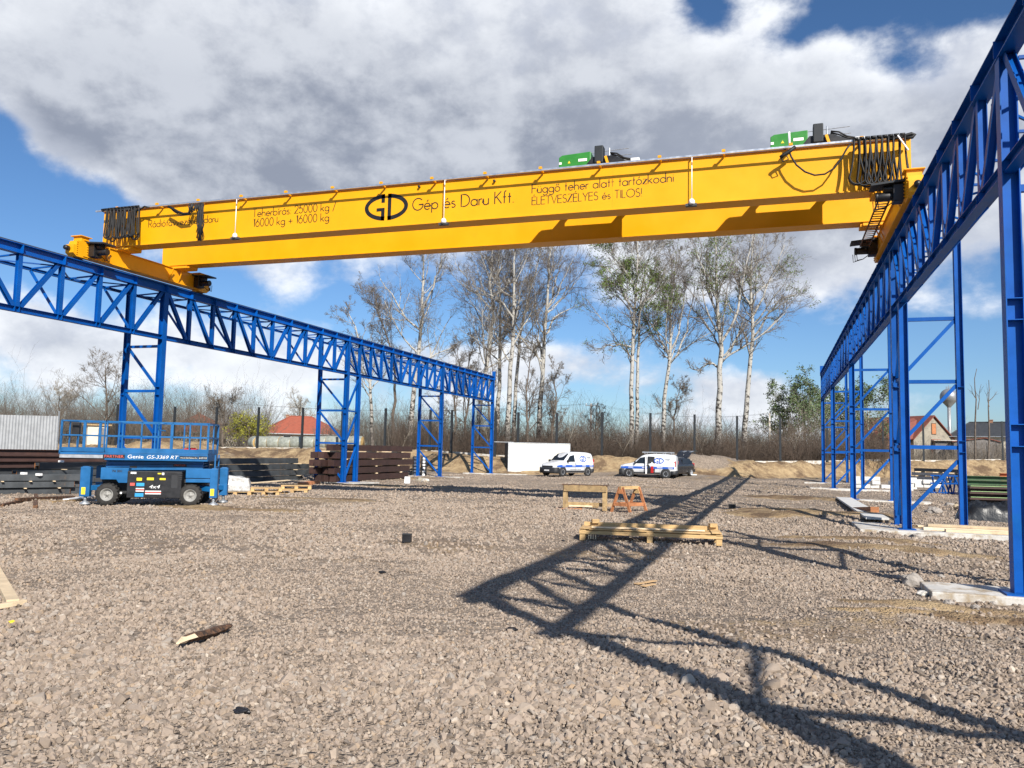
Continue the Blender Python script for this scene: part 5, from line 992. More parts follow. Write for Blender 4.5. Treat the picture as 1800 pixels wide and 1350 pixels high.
for k, (px, D_, h, ln) in enumerate(((705, 80, 2.6, .5), (860, 82, 3.2, -.2), (990, 79, 3.4, .35), (1012, 80, 2.8, -.3), (1240, 78, 3.2, -.4), (1390, 79, 3.0, .3), (1090, 78, 2.6, .5))):  # pale saplings
    b0 = at(px, 800, D_); z0 = tz(b0.x, b0.y); T = resample([(b0.x, b0.y, z0-.1), (b0.x+ln*h*.4, b0.y, z0+h*.5), (b0.x+ln*h, b0.y+.1, z0+h)], 8); c = Cat(); c.add(tubes(T[None], np.linspace(.045, .015, 8)[None], 5)); l1, r1 = spawn(T[None], np.linspace(.045, .015, 8)[None], 10, .3, 1., (25, 60), lambda t: .4+0*t, .5, rg); c.add(tubes(l1, r1, 4)); l2, r2 = spawn(l1, r1, 5, .3, 1., (25, 60), lambda t: .5+0*t, .6, rg); c.add(tubes(l2, np.clip(r2, .006, .02), 3))
    lbs = ['pale sapling left of the third tower', 'pale sapling near the last left tower', 'pale sapling leaning right above the container', 'pale sapling leaning left right of the container', 'pale sapling leaning left above the gravel heap', 'pale sapling right of the leaning poplar in brush', 'pale sapling leaning strongly between the two vans']
    e = empty('sapling', (b0.x, b0.y, z0), lbs[k], 'sapling', 'pale saplings in the brush'); c.build('trunk', M['twig_l'], e)

# ------------------------------------------------------------------ stacks of steel and timber
def gz0(px, py): p = gp(px, py, .0); return Vector((p.x, p.y, tz(p.x, p.y)))
def pile(pa, pb, layers, rows, h, w, kind, mats_, name, lab, group, rough=.25, gap=.0, seed=0, endmat='rustend'):
    rg = random.Random(seed); a, b = gz0(*pa), gz0(*pb); d = (b-a); d.z = 0; ln = d.length; d.normalize(); n = Vector((-d.y, d.x, 0)); n = n if n.y > 0 else -n; z0 = min(a.z, b.z)-.02
    for j in range(rows):
        for i in range(layers):
            if i == layers-1 and j < rows-1 and rg.random() < .4: continue
            s0, s1 = rg.uniform(-rough, rough), rg.uniform(-rough, rough); m_ = mats_[rg.randrange(len(mats_))] if len(mats_) < 3 or i >= layers-3 else 'darksteel'; z = z0+h*(i+.5)+gap*(i+1); off = n*(w*(j+.5)+(rg.uniform(-.02, .16) if j == 0 else rg.uniform(0, .05))); yw = rg.uniform(-.05, .05)*(1 if rough > .3 else .3)
            p0 = Vector((a.x, a.y, z))+d*s0+off+n*max(0, yw); p1 = Vector((b.x, b.y, z))+d*s1+off+n*max(0, -yw)
            mb = MB()
            if kind == 'I': mb.ibeam(p0, p1, w*.94, h*.97, h*.09, h*.06)
            elif kind == 'H': mb.ibeam(p0, p1, h*.97, w*.94, h*.09, h*.06, n)
            else: mb.bar(p0, p1, w*.95, h*.95)
            tier = 'top' if i == layers-1 else 'bottom' if i == 0 else 'middle' if layers == 3 else ('second', 'third', 'fourth', 'fifth', 'sixth')[min(i-1, 4)]
            fr = ('front', 'middle', 'back')[j if rows > 2 else j*2] if rows > 1 else ''
            e = empty(name, (a.x, a.y, z), f'{lab}, {tier} layer{", "+fr+" row" if fr else ""}', 'steel beam' if 'beam' in name else 'timber', group)
            mb.build('beam_body' if 'beam' in name else 'board_body', M[m_], e)
            for p_, s_ in ((p0, -1), (p1, 1)):
                q = MB(); q.ibeam(p_+d*s_*.002, p_+d*s_*.010, w*.90 if kind == 'I' else h*.9, h*.92 if kind == 'I' else w*.9, h*.09, h*.06, (0, 0, 1) if kind == 'I' else n) if kind != 'B' else q.bar(p_+d*s_*.002, p_+d*s_*.006, w*.9, h*.9); q.build('cut_end', M[endmat], e)
        if gap and j == 0:
            for k in range(3):
                for i in range(layers):
                    p_ = Vector((a.x, a.y, z0+(h+gap)*i+gap/2)).lerp(Vector((b.x, b.y, z0+(h+gap)*i+gap/2)), .12+.36*k+rg.uniform(-.04, .04)); tag(MB().bar(p_-n*.10, p_+n*(w*rows+.1), .08, gap*.9).build('spacer_block', M['wood_pale'], None), 'pale timber spacer under the '+' '.join(lab.split()[:12]), 'timber spacer', 'timber spacers in the steel stacks')
pile((-70, 851), (232, 846), 6, 2, .27, .30, 'I', ['rust', 'rust', 'rust'], 'steel_beam', 'long brown beam of the rear left stack', 'brown beams of the rear left stack', .35, 0, 1)
pile((70, 862), (300, 852), 4, 2, .25, .28, 'H', ['darksteel'], 'steel_beam', 'dark grey beam of the stack behind the lift wheels', 'dark beams behind the scissor lift', .95, .03, 2)
pile((-20, 867), (120, 865), 3, 3, .22, .24, 'H', ['darksteel', 'darksteel'], 'steel_beam', 'short dark beam of the low heap at far left', 'short dark beams at far left', .9, .03, 3)
pile((372, 850), (545, 842), 4, 2, .30, .32, 'H', ['darksteel'], 'steel_beam', 'dark grey beam of the stack right of the lift', 'dark beams right of the scissor lift', 1.1, .03, 4)
pile((546, 846), (690, 838), 5, 3, .36, .42, 'B', ['rust'], 'steel_beam', 'brown box beam of the square stack behind the middle tower', 'brown box beams behind the middle tower', .45, .06, 5, 'rust')
pile((1600, 851), (1682, 856), 4, 2, .24, .4, 'H', ['darksteel', 'steel'], 'steel_beam', 'grey beam of the stack behind the paired right columns', 'grey beams behind the paired right columns', .5, .06, 6, 'darksteel')
def tubes_bundle():
    c = gz0(738, 835); vd = Vector((c.x, c.y, 0)).normalized(); sd = Vector((vd.y, -vd.x, 0))
    for k in range(2):
        for i in range(6):
            p = c+sd*(-.35+k*.62)+Vector((0, 0, .13+.23*i)); e = empty('steel_tube', tuple(p), f'black square tube with white cap, {("lowest", "second", "third", "fourth", "fifth", "topmost")[i]} of the {("left", "right")[k]} column', 'steel tube', 'black tubes with white caps')
            MB().bar(p, p+vd*5, .42, .20).build('tube_body', M['black'], e); MB().box(p-vd*.03+Vector((0, 0, .0)), (.17, .05, .15), Matrix.Rotation(math.atan2(vd.y, vd.x)-math.pi/2, 3, 'Z')).build('end_cap', M['white'], e)
tubes_bundle()
sc_ = gz0(708, 834); b = MB(); rg = random.Random(3)
for k in range(18): p = sc_+Vector((rg.uniform(-.7, .8), rg.uniform(-.3, .4), .05+rg.random()*.35)); b.bar(p, p+Vector((rg.uniform(-.7, .7), rg.uniform(-.4, .4), rg.uniform(-.1, .25))), .06, .06)
tag(b.build('scrap_metal', M['black'], None), 'tangled heap of black scrap steel left of the capped tubes', 'scrap heap')
def board(pa, pb, w, h, m_, name, lab, cat='board', za=0., zb2=0., group=None, roll=0.):
    a, b_ = gz0(*pa)+Vector((0, 0, h/2+za)), gz0(*pb)+Vector((0, 0, h/2+zb2)); mb = MB(); mb.bar(a, b_, w, h); return tag(mb.build(name, M[m_], None, bevel=.004), lab, cat, group)
board((2, 888), (48, 880), .12, .09, 'wood_dark', 'timber_bar', 'dark bar lying at the left edge before the steel heap', 'timber')
board((30, 883), (128, 872), .16, .11, 'wood_dark', 'timber_bar', 'long dark brown bar lying in front of the steel heap', 'timber', .06, .06)
board((62, 890), (63, 868), .12, .10, 'wood_dark', 'timber_bar', 'short dark cross bar under the long brown bar', 'timber')
board((116, 875), (168, 868), .2, .06, 'white', 'white_board', 'white board lying left of the lift front wheel', 'board')
board((90, 882), (150, 876), .13, .06, 'wood_old', 'plank', 'thin weathered plank lying before the lift outrigger', 'plank')
wd = gz0(80, 845); tag(MB().bar(wd+Vector((0, -.2, 1.05)), wd+Vector((.25, -.3, 1.45)), .12, .08).build('wood_block', M['wood_pale'], None), 'pale wood block standing tilted on the dark beams', 'wood block')
for k, (x, y, z) in enumerate(((93, 852, 1.06), (62, 858, .72), (25, 866, .72), (52, 866, .70), (92, 861, .55))):
    p = gz0(x, y); tag(MB().box(p+Vector((.1, .25, z)), (.20, .14, .09)).build('spacer_block', M['white'], None, bevel=.01), ['white block on top of the beams behind the lift', 'white block on the middle of the left heap', 'white block at the lower left steel heap', 'white block beside the lower left steel heap', 'white block between beam ends near the lift'][k], 'spacer block')
for k, (x0, x1, y) in enumerate(((-10, 40, 797), (5, 48, 800), (20, 56, 803))):
    p0, p1 = at(x0, y-6, 55), at(x1, y-2, 54.6); tag(MB().bar(p0, p1, .3, .09).build('white_plank', M['white'], None), 'white plank on the pile before the corrugated fence', 'plank', 'white planks before the corrugated fence')
# wrapped pallet and flat pallets
def make_pallet(L_, W_, m_='wood'):
    e = empty('wood_pallet', (0, 0, 0), 'pallet', 'pallet')
    for k, x in enumerate((-L_/2+.07, 0, L_/2-.07)):
        for y in (-W_/2+.05, 0, W_/2-.05): MB().box((x, y, .065), (.14, .10, .08)).build('block', M[m_], e)
    for y in (-W_/2+.05, 0, W_/2-.05): MB().box((0, y, .012), (L_, .10, .022)).build('bottom_board', M[m_], e)
    for x in (-L_/2+.07, 0, L_/2-.07): MB().box((x, 0, .116), (.12, W_, .02)).build('cross_board', M[m_], e)
    for k in range(6): MB().box((0, -W_/2+.06+k*(W_-.12)/5, .138), (L_, .11, .022)).build('deck_board', M[m_], e)
    return e
p0 = make_pallet(1.2, .8); plist = []
def put(o, px, py, rz, dz=0, lab=None, group=None):
    p = gz0(px, py); o.location = (p.x, p.y, p.z+dz); o.rotation_euler[2] = rz; o['label'] = lab
    if group: o['group'] = group
    return o
vr = .62
GP_ = 'loose pallets before the steel stacks'
put(p0, 415, 866, .55, 0, 'pallet carrying the foil-wrapped load', GP_)
for px, py, rz, dz, lb in ((465, 867, .5, 0, 'lowest pallet of the loose stack right of the wrapped load'), (468, 866, .62, .155, 'upper pallet tilted on the loose stack'), (515, 866, .48, 0, 'lower pallet at the right end of the pallet row'), (520, 865, .6, .155, 'upper pallet at the right end of the pallet row')):
    put(copy_tree(p0), px, py, rz, dz, lb, GP_)
w_ = gz0(415, 866); bm = bmesh.new(); bmesh.ops.create_cube(bm, size=1); bmesh.ops.subdivide_edges(bm, edges=bm.edges, cuts=7, use_grid_fill=True)
for v in bm.verts:
    t = v.co.z+.5; n3_ = mnoise.noise_vector(v.co*3.1)*.09; v.co = Vector((v.co.x*(1.12-.22*t), v.co.y*(.76-.12*t), t*.62*(1-.18*(v.co.x+.5)*t)))+n3_*(.3+t*.7)*.6
me = bpy.data.meshes.new('wrapped_load'); bm.to_mesh(me); bm.free(); me.materials.append(M['foil'])
o = bpy.data.objects.new('wrapped_load', me); COL.objects.link(o); o.location = (w_.x, w_.y, w_.z+.16); o.rotation_euler[2] = .55
for p_ in me.polygons: p_.use_smooth = True
tag(o, 'crumpled translucent foil-wrapped load on a pallet right of the lift', 'wrapped load')
board((528, 853), (558, 850), .3, .16, 'wood_red', 'timber_block', 'red-brown timber block behind the flat pallets', 'timber'); board((436, 862), (520, 855), .2, .04, 'wood_pale', 'plank', 'thin pale plank lying across the pallet row', 'plank', .32, .33)
tag(MB().box(gz0(716, 848)+Vector((0, 0, .2)), (.30, .22, .38), Matrix.Rotation(.3, 3, 'Z') @ Matrix.Rotation(-.15, 3, 'X')).build('white_carton', M['white'], None, bevel=.02), 'white carton standing on the gravel before the tubes', 'carton')
def rock(p, s, lab, seed, m_='rock', name='rock', cat='rock', group=None):
    bm = bmesh.new(); bmesh.ops.create_icosphere(bm, subdivisions=3, radius=1)
    for v in bm.verts: q = mnoise.noise(v.co*1.3+Vector((seed, 0, 0)))*.45+mnoise.noise(v.co*3.4+Vector((seed, 5, 0)))*.16; v.co = Vector((v.co.x*s[0], v.co.y*s[1], v.co.z*s[2]))*(1+q)
    me = bpy.data.meshes.new(name); bm.to_mesh(me); bm.free(); me.materials.append(M[m_]); o = bpy.data.objects.new(name, me); COL.objects.link(o); o.location = p; return tag(o, lab, cat, group)
rock(gz0(738, 845)+Vector((0, 0, .08)), (.28, .2, .16), 'pale rubble lump right of the white carton', 1, 'plaster'); rock(gz0(748, 846)+Vector((0, 0, .08)), (.22, .18, .15), 'smaller pale rubble lump farther from the carton', 2, 'concrete')
rock(gt(1604, 1030)+Vector((0, 0, .07)), (.165, .13, .12), 'big rough grey rock at the corner of the nearest slab', 3)
rock(gt(1622, 1046)+Vector((0, 0, .02)), (.08, .06, .04), 'small pale stone just before the big rock', 4, 'concrete')
for k, (x, y, s) in enumerate(((1612, 948, .12), (1640, 902, .2), (1668, 890, .16), (1590, 905, .14))): rock(gz0(x, y)+Vector((0, 0, s*.3)), (s*1.2, s, s*.7), ['rough stone at the near edge of the plank slab', 'brown soil lump between right columns', 'brown soil lump nearer the tarp', 'grey lump behind the paired columns'][k], 7+k)

for k, (x, y, q_) in enumerate(((1640, 1050, .035), (1668, 1062, .05), (1715, 1070, .04), (1580, 1018, .05), (1655, 1016, .045), (1745, 1062, .03))): rock(gt(x, y)+Vector((0, 0, q_*.4)), (q_*1.3, q_, q_*.8), ['small rubble piece just left of the nearest slab', 'rubble piece before the nearest slab edge', 'flat rubble piece farther along the nearest slab', 'rubble piece left of the big rock', 'rubble piece behind the nearest slab corner', 'small rubble piece close to the nearest column'][k], 60+k)
# right side goods
a, b_ = Vector((XR-.45, 24.9, .20)), Vector((XR-.42, 37.2, .17))
tag(MB().bar(a, b_, .60, .06).build('white_walkway_board', M['stone_white'], None), 'long pale board laid along the right runway between two slabs', 'walkway board')
board((1504, 903), (1538, 914), .25, .17, 'wood_red', 'timber_block', 'dark red timber block beside the long pale board', 'timber')
for k, (x0, x1, y0, y1, z) in enumerate(((3.55, 7.6, 23.0, 23.05, .10), (3.5, 9.2, 23.55, 23.6, .10), (3.7, 9.8, 23.3, 23.25, .165), (4.0, 8.2, 22.65, 22.6, .10))):
    tag(MB().bar((x0, y0, z+.035), (x1, y1, z+.035), .24, .065).build('plank', M['wood_pale'], None, bevel=.004), ['pale plank lying on the paired columns slab', 'longest pale plank at the back of the slab', 'pale plank lying across the other planks on the slab', 'pale plank at the near slab edge'][k], 'plank', 'pale planks on the right slab')
def blocks(px, py, nx, ny, nz, s, lab, grp, rz):
    p = gz0(px, py); Rm = Matrix.Rotation(rz, 3, 'Z'); rg = random.Random(int(px))
    for i in range(nx):
        for k in range(nz):
            if rg.random() < .15: continue
            q = p+Rm @ Vector((i*s[0]*1.06+rg.uniform(-.06, .06), rg.uniform(-.1, .1), s[2]*(k+.5)+.01)); tag(MB().box(q, s, Matrix.Rotation(rz+rg.uniform(-.12, .12), 3, 'Z')).build('white_block', M['stone_white'], None, bevel=.02), lab, 'building block', grp)
blocks(1506, 858, 7, 1, 3, (.52, .28, .24), 'white building block in the low heap behind the right columns', 'white blocks in the heap', .25); blocks(1597, 862, 4, 1, 3, (.52, .3, .24), 'white building block in the tidy stack right of the paired columns', 'white blocks in the stack', .2)
# blue truss pieces, green girders, orange girders, black sheet
p = gz0(1640, 868); e = empty('lattice_piece', tuple(p), 'small dark blue lattice pieces leaning together behind the outer right leg', 'lattice piece'); b = MB(); rg = random.Random(2)
for k in range(7):
    q = p+Vector((k*.26, rg.uniform(-.1, .5), .02)); b.bar(q, q+Vector((rg.uniform(-.1, .5), .1, .95)), .06, .06); b.bar(q+Vector((.05, 0, .95)), q+Vector((rg.uniform(.2, .5), .2, 0)), .06, .06)
for z in (.05, .55, .98): b.bar(p+Vector((-.1, .1, z)), p+Vector((1.9, .25, z)), .08, .08)
b.build('lattice', M['blue'], e)
p = gz0(1702, 888); d = Vector((1, .12, 0)).normalized(); n = Vector((-.12, 1, 0)).normalized()
e = empty('green_girder', tuple(p), 'low green girder frame with pale green edges before the dark green stack', 'girder'); b = MB(); g2 = MB()
for z in (.06, .30, .54, .76): b.bar(p+d*0+Vector((0, 0, z)), p+d*1.6+Vector((0, 0, z)), .5, .10); g2.bar(p+d*.02-n*.26+Vector((0, 0, z+.055)), p+d*1.5-n*.26+Vector((0, 0, z+.055)), .03, .02)
b.bar(p+n*.2+Vector((0, 0, .4)), p+n*.2+d*1.6+Vector((0, 0, .4)), .1, .7); b.build('frame', M['rust'], e); g2.build('edge', M['palegreen'], e)
e = empty('green_girder', tuple(p+d*1.62), 'solid green girder end with notched pale edge next to the low frame', 'girder'); b = MB(); b.box(p+d*2.4+Vector((0, 0, .42)), (1.5, .55, .74), Matrix.Rotation(.12, 3, 'Z')); b.build('body', M['greenpaint'], e); b = MB()
for k in range(4): b.box(p+d*1.62-n*.05+Vector((0, 0, .14+.18*k)), (.18, .5, .09), Matrix.Rotation(.12, 3, 'Z'))
b.build('edge', M['palegreen'], e)
p = gz0(1700, 872); 
for k in range(4):
    e = empty('green_girder', tuple(p+Vector((0, 0, .3*k))), f'long dark green girder, {("lowest", "second", "third", "topmost")[k]} of the stack before the bank', 'girder', 'dark green girders in a stack'); MB().ibeam(p+Vector((.02*k, .9, .70+.24*k-.45)), p+Vector((3.2, 1.2, .70+.24*k-.45)), .4, .22, .02, .04).build('body', M['greenpaint'], e)
p = gz0(1765, 866)
for k in range(4):
    e = empty('orange_girder', tuple(p+Vector((0, 0, .3*k))), f'orange-brown girder end, {("lowest", "second", "third", "topmost")[k]} beside the dark green stack', 'girder', 'orange girders in a stack'); MB().ibeam(p+Vector((0, .9, .62+.24*k-.3)), p+Vector((2.2, 1.2, .62+.24*k-.3)), .4, .22, .02, .04).build('body', M['orange'], e)
tpx = gp(1752, 916, .05); NX, NY = 40, 26; u, v = np.meshgrid(np.linspace(-1, 1, NX), np.linspace(-1, 1, NY)); hgt = np.maximum(0, (1-u**4)*(1-v**4))**.6*.62*(.55+.6*vn.fbm(u*2.2+5, v*2.2+3, 3)+.35*np.abs(vn2.fbm(u*5, v*5, 3)-.5)*2)
Vt = np.stack([tpx.x+u*1.0+.08*(vn.fbm(u*4, v*4+9, 2)-.5), tpx.y+.5+v*.55, tz(tpx.x, tpx.y)+hgt-.02], -1); I = np.arange(NX*NY).reshape(NY, NX); Ft = np.stack([I[:-1, :-1], I[:-1, 1:], I[1:, 1:], I[1:, :-1]], -1).reshape(-1, 4)
tag(np_obj('black_tarp', Vt, Ft, M['tarp'], None, smooth=True), 'crumpled black plastic tarp heaped behind the nearest right column', 'tarp')
p = gz0(1655, 897); rock(p+Vector((.9, 0, .05)), (.5, .3, .22), 'sandy soil heap behind the planks', 21, 'wood_pale')

# ------------------------------------------------------------------ yard clutter in the middle
def trestle_table():
    a, b_ = gp(993, 896), gp(1064, 901); c = (a+b_)/2; z0 = tz(c.x, c.y); rz = math.atan2(c.y, c.x)-math.pi/2-.06; Ln = 71/56
    e = empty('trestle', (c.x, c.y, z0), 'weathered wooden trestle with a broad top rail in the yard', 'trestle', rz=rz); B_ = lambda b, n, m_='wood_old': b.build(n, M[m_], e, rel=False, bevel=.004)
    for x in (-Ln/2, Ln/2):
        for y, t in ((.02, 0), (.22, 0)): B_(MB().bar((x, y+t, -.02), (x, y, .76), .15, .07, (0, 1, 0)), 'leg')
    B_(MB().box((0, -.03, .68), (Ln+.10, .05, .20)), 'top_rail'); B_(MB().box((0, .27, .68), (Ln+.10, .05, .20)), 'top_rail'); B_(MB().box((0, .12, .785), (Ln+.22, .34, .03)), 'top_board', 'wood_dark'); B_(MB().box((0, .24, .16), (Ln, .05, .12)), 'stretcher'); B_(MB().box((-.15, .30, .10), (Ln*.6, .2, .05)), 'shelf_board', 'wood_pale')
    return e
trestle_table()
def a_frame():
    a, b_ = gp(1076, 899), gp(1107, 902); c = (a+b_)/2; z0 = tz(c.x, c.y); rz = math.atan2(b_.y-a.y, b_.x-a.x)+.12; w = (b_-a).length
    e = empty('sawhorse', (c.x, c.y, z0), 'red-orange A-shaped sawhorse next to the wooden trestle', 'sawhorse', rz=rz); B_ = lambda b, n, m_='wood_red': b.build(n, M[m_], e, rel=False, bevel=.004)
    for y, dx, m_ in ((0, 0, 'wood_red'), (.75, .12, 'wood_red')):
        for s_ in (-1, 1): B_(MB().bar((dx+s_*w/2, y, -.02), (dx+s_*.05, y, .80), .09, .05, (0, 1, 0)), 'leg', m_)
        B_(MB().box((dx, y-.04, .26), (w*.68, .03, .11)), 'crossbar')
        B_(MB().prism([(dx-.12, y-.045, .60), (dx+.12, y-.045, .60), (dx+.04, y-.045, .80), (dx-.04, y-.045, .80)], (0, .03, 0)), 'gusset', 'wood' if y else 'wood_red')
    B_(MB().bar((0, -.05, .79), (.12, .80, .79), .09, .10), 'ridge_beam', 'wood')
    for s_ in (-1, 1): B_(MB().bar((s_*w*.34, 0, .26), (.12+s_*w*.34, .75, .26), .03, .10), 'side_rail')
a_frame()
board((978, 899), (1022, 899), .16, .05, 'wood_red', 'plank', 'red-brown plank lying before the wooden trestle', 'plank'); board((1000, 890), (1050, 894), .12, .05, 'wood_old', 'plank', 'weathered plank lying under the wooden trestle', 'plank'); board((1066, 890), (1084, 886), .3, .06, 'cardboard', 'cardboard_sheet', 'cardboard scrap between trestle and sawhorse', 'cardboard')
def crate():
    a, b_ = gp(1022, 951), gp(1266, 961); c = (a+b_)/2; z0 = tz(c.x, c.y)+.02; rz = math.atan2(b_.y-a.y, b_.x-a.x); Ln = (b_-a).length+.1
    e = empty('transport_skid', (c.x, c.y, z0), 'long new pine transport skid lying across the truss shadow', 'skid', rz=rz); e.scale = (1, .9, .80); B_ = lambda b, n, m_='wood': b.build(n, M[m_], e, rel=False, bevel=.004)
    for x in (-Ln/2+.07, 0, Ln/2-.07):
        for y in (.05, .72): B_(MB().box((x, y, .075), (.12, .10, .19)), 'foot')
        B_(MB().box((x, .39, .235), (.14, .82, .045)), 'cross_beam')
    for y, z in ((-.005, .195), (.76, .195)): B_(MB().box((0, y, z), (Ln, .03, .09)), 'side_rail')
    for y in (.10, .27, .44): B_(MB().box((random.uniform(-.03, .03), y, .272), (Ln-.14, .14, .024)), 'deck_board')
    B_(MB().bar((-Ln/2+.25, .20, .315), (Ln/2-.35, .33, .318), .13, .03), 'loose_board', 'wood_pale'); B_(MB().box((0, .70, .32), (Ln-.10, .05, .18)), 'back_rail'); B_(MB().box((-.1, .60, .30), (Ln-.5, .12, .03)), 'deck_board')
    for x in (-Ln/2+.30, Ln/2-.16): B_(MB().box((x, .64, .44), (.16, .12, .10), Matrix.Rotation(.3, 3, 'Z')), 'stop_block')
    for x in (-Ln/2+.12, Ln/2-.12): B_(MB().box((x, .36, .30), (.20, .8, .03)), 'end_board')
    for k in range(4): B_(MB().box((-Ln/2+.20+.05*k, .02, .10), (.02, .03, .16)), 'splinter', 'wood_pale')
crate()
def small_box(px, py, s, lab, m_='black', rz=.2):
    p = gz0(px, py); e = empty('plastic_box', tuple(p), lab, 'box', rz=rz); b = MB(); b.box((0, 0, s*.45), (s, s*.8, s*.9)); b.build('body', M[m_], e, rel=False, bevel=.008); MB().box((0, 0, s*.93), (s*1.06, s*.86, s*.08)).build('rim', M['bumper'], e, rel=False)
small_box(715, 957, .17, 'small black box standing alone on the gravel left of the skid'); small_box(1287, 897, .22, 'small black box on the gravel right of the truss shadow', rz=-.1)
# splintered log, yellow scrap, post at the left edge, chips
wa, wb = gt(312, 1143), gt(402, 1110); d = (wb-wa); K = 9; b = MB(); n_ = Vector((-d.y, d.x, 0)).normalized(); rg = random.Random(4); pr = [.012, .032, .042, .046, .044, .045, .043, .036, .022]; rings = []
for k in range(K):
    c = wa.lerp(wb, k/(K-1))+n_*.012*math.sin(k*1.3)+Vector((0, 0, .055+.01*math.sin(k*.8))); r_ = pr[k]*1.2; rings.append([c+n_*r_*math.cos(t)*1.15+Vector((0, 0, 1))*r_*.75*math.sin(t)*rg.uniform(.85, 1.1) for t in (0, 1.1, 2.0, 3.1, 4.2, 5.3)])
vs = [v for r_ in rings for v in r_]; fs = [[i*6+j, i*6+(j+1) % 6, (i+1)*6+(j+1) % 6, (i+1)*6+j] for i in range(K-1) for j in range(6)]
b.add(vs, fs+[list(range(6)), list(range(48, 54))]); b.mi = [1 if (i // 6 < 1 or (i % 6 == 2 and i // 6 < 2)) else 0 for i in range(len(fs))]+[1, 1]
o = b.build('split_log', [M['wood_dark'], M['wood_pale']], None); tag(o, 'splintered piece of dark bark log lying in the foreground gravel', 'log')
rock(gt(20, 1098)+Vector((0, 0, .02)), (.045, .02, .022), 'crumpled bright yellow scrap near the left edge', 31, 'yellowlabel', 'plastic_scrap', 'scrap')
pb = gt(22, 1066); pa = gt(-60, 935)+Vector((0, 0, .22)); e = empty('timber_post', tuple(pb), 'pale angled timber with a foot board entering at the left edge', 'timber post'); MB().bar(pa+Vector((0, 0, .05)), pb+Vector((0, 0, .05)), .13, .055).build('beam', M['wood_pale'], e, bevel=.004)
f0, f1 = gt(-30, 1076), gt(44, 1062); MB().bar(f0+Vector((0, 0, .03)), f1+Vector((0, 0, .03)), .08, .05).build('foot_board', M['wood_pale'], e, bevel=.004)
for k, (x0, y0, x1, y1) in enumerate(((1118, 1030, 1152, 1024), (1130, 1034, 1150, 1030))): tag(MB().bar(gt(x0, y0)+Vector((0, 0, .03)), gt(x1, y1)+Vector((0, 0, .03)), .07, .012).build('wood_chip', M['cardboard'], None), ('longer', 'shorter')[k]+' tan wood chip lying on the bottom chord shadow', 'wood chip')
for k, (x, y, s) in enumerate(((425, 1255, .05), (686, 958, .03), (672, 1008, .06), (900, 1110, .06), (990, 952, .04), (1010, 905, .05))): rock(gt(x, y)+Vector((0, 0, .02)), (s, s*.6, s*.35), ['dark flat shard at the lower left foreground', 'tiny dark shard left of the black box', 'dark shard below the black box', 'dark shard left of the top chord shadow', 'dark shard left of the pine skid', 'dark shard under the trestle'][k], 40+k, 'black', 'shard', 'shard')

# ------------------------------------------------------------------ hay bales
def bale(p, ax, lab, grp, r=.70, w=1.22):
    e = empty('hay_bale', tuple(p), lab, 'hay bale', grp); a = Vector(p)-ax*w/2+Vector((0, 0, r)); b_ = Vector(p)+ax*w/2+Vector((0, 0, r))
    m_ = MB(); m_.tube([a+ax*.0, a+ax*.06, a+ax*.3, b_-ax*.3, b_-ax*.06, b_], [r*.94, r*.99, r, r, r*.99, r*.94], 22); m_.build('wrap', M['haywrap'], e)
    for q, s_ in ((a, -1), (b_, 1)):
        h = MB()
        for k in range(4): h.tube([q+ax*s_*.004*(k+1), q+ax*s_*(.012+.008*k)], [r*(.93-.22*k), r*(.90-.22*k)], 20)
        h.build('hay_end', M['hay'], e)
b0, b1 = at(462, 786, 83.5), at(668, 789, 82); ax = (b1-b0); ax.z = 0; nb = int(ax.length/1.26); ax.normalize(); nn = Vector((-ax.y, ax.x, 0)); nn = nn if nn.y > 0 else -nn
for k in range(nb):
    p = b0+ax*1.26*k; p.z = tz(p.x, p.y)-.03; bale(p, ax, ('first' if k == 0 else 'last' if k == nb-1 else 'middle')+' wrapped hay bale of the front row behind the plinth' if k in (0, nb-1) else 'net-wrapped round hay bale in the middle of the front row', 'hay bales in the front row')
for k in range(2):
    p = b0-ax*(.2+1.3*k)+nn*1.6; p.z = tz(p.x, p.y)-.03; bale(p, (ax*.75-nn*.66).normalized(), 'loose hay bale with straw end toward the yard, '+('nearer the row' if k == 0 else 'nearer the willow'), 'loose hay bales')

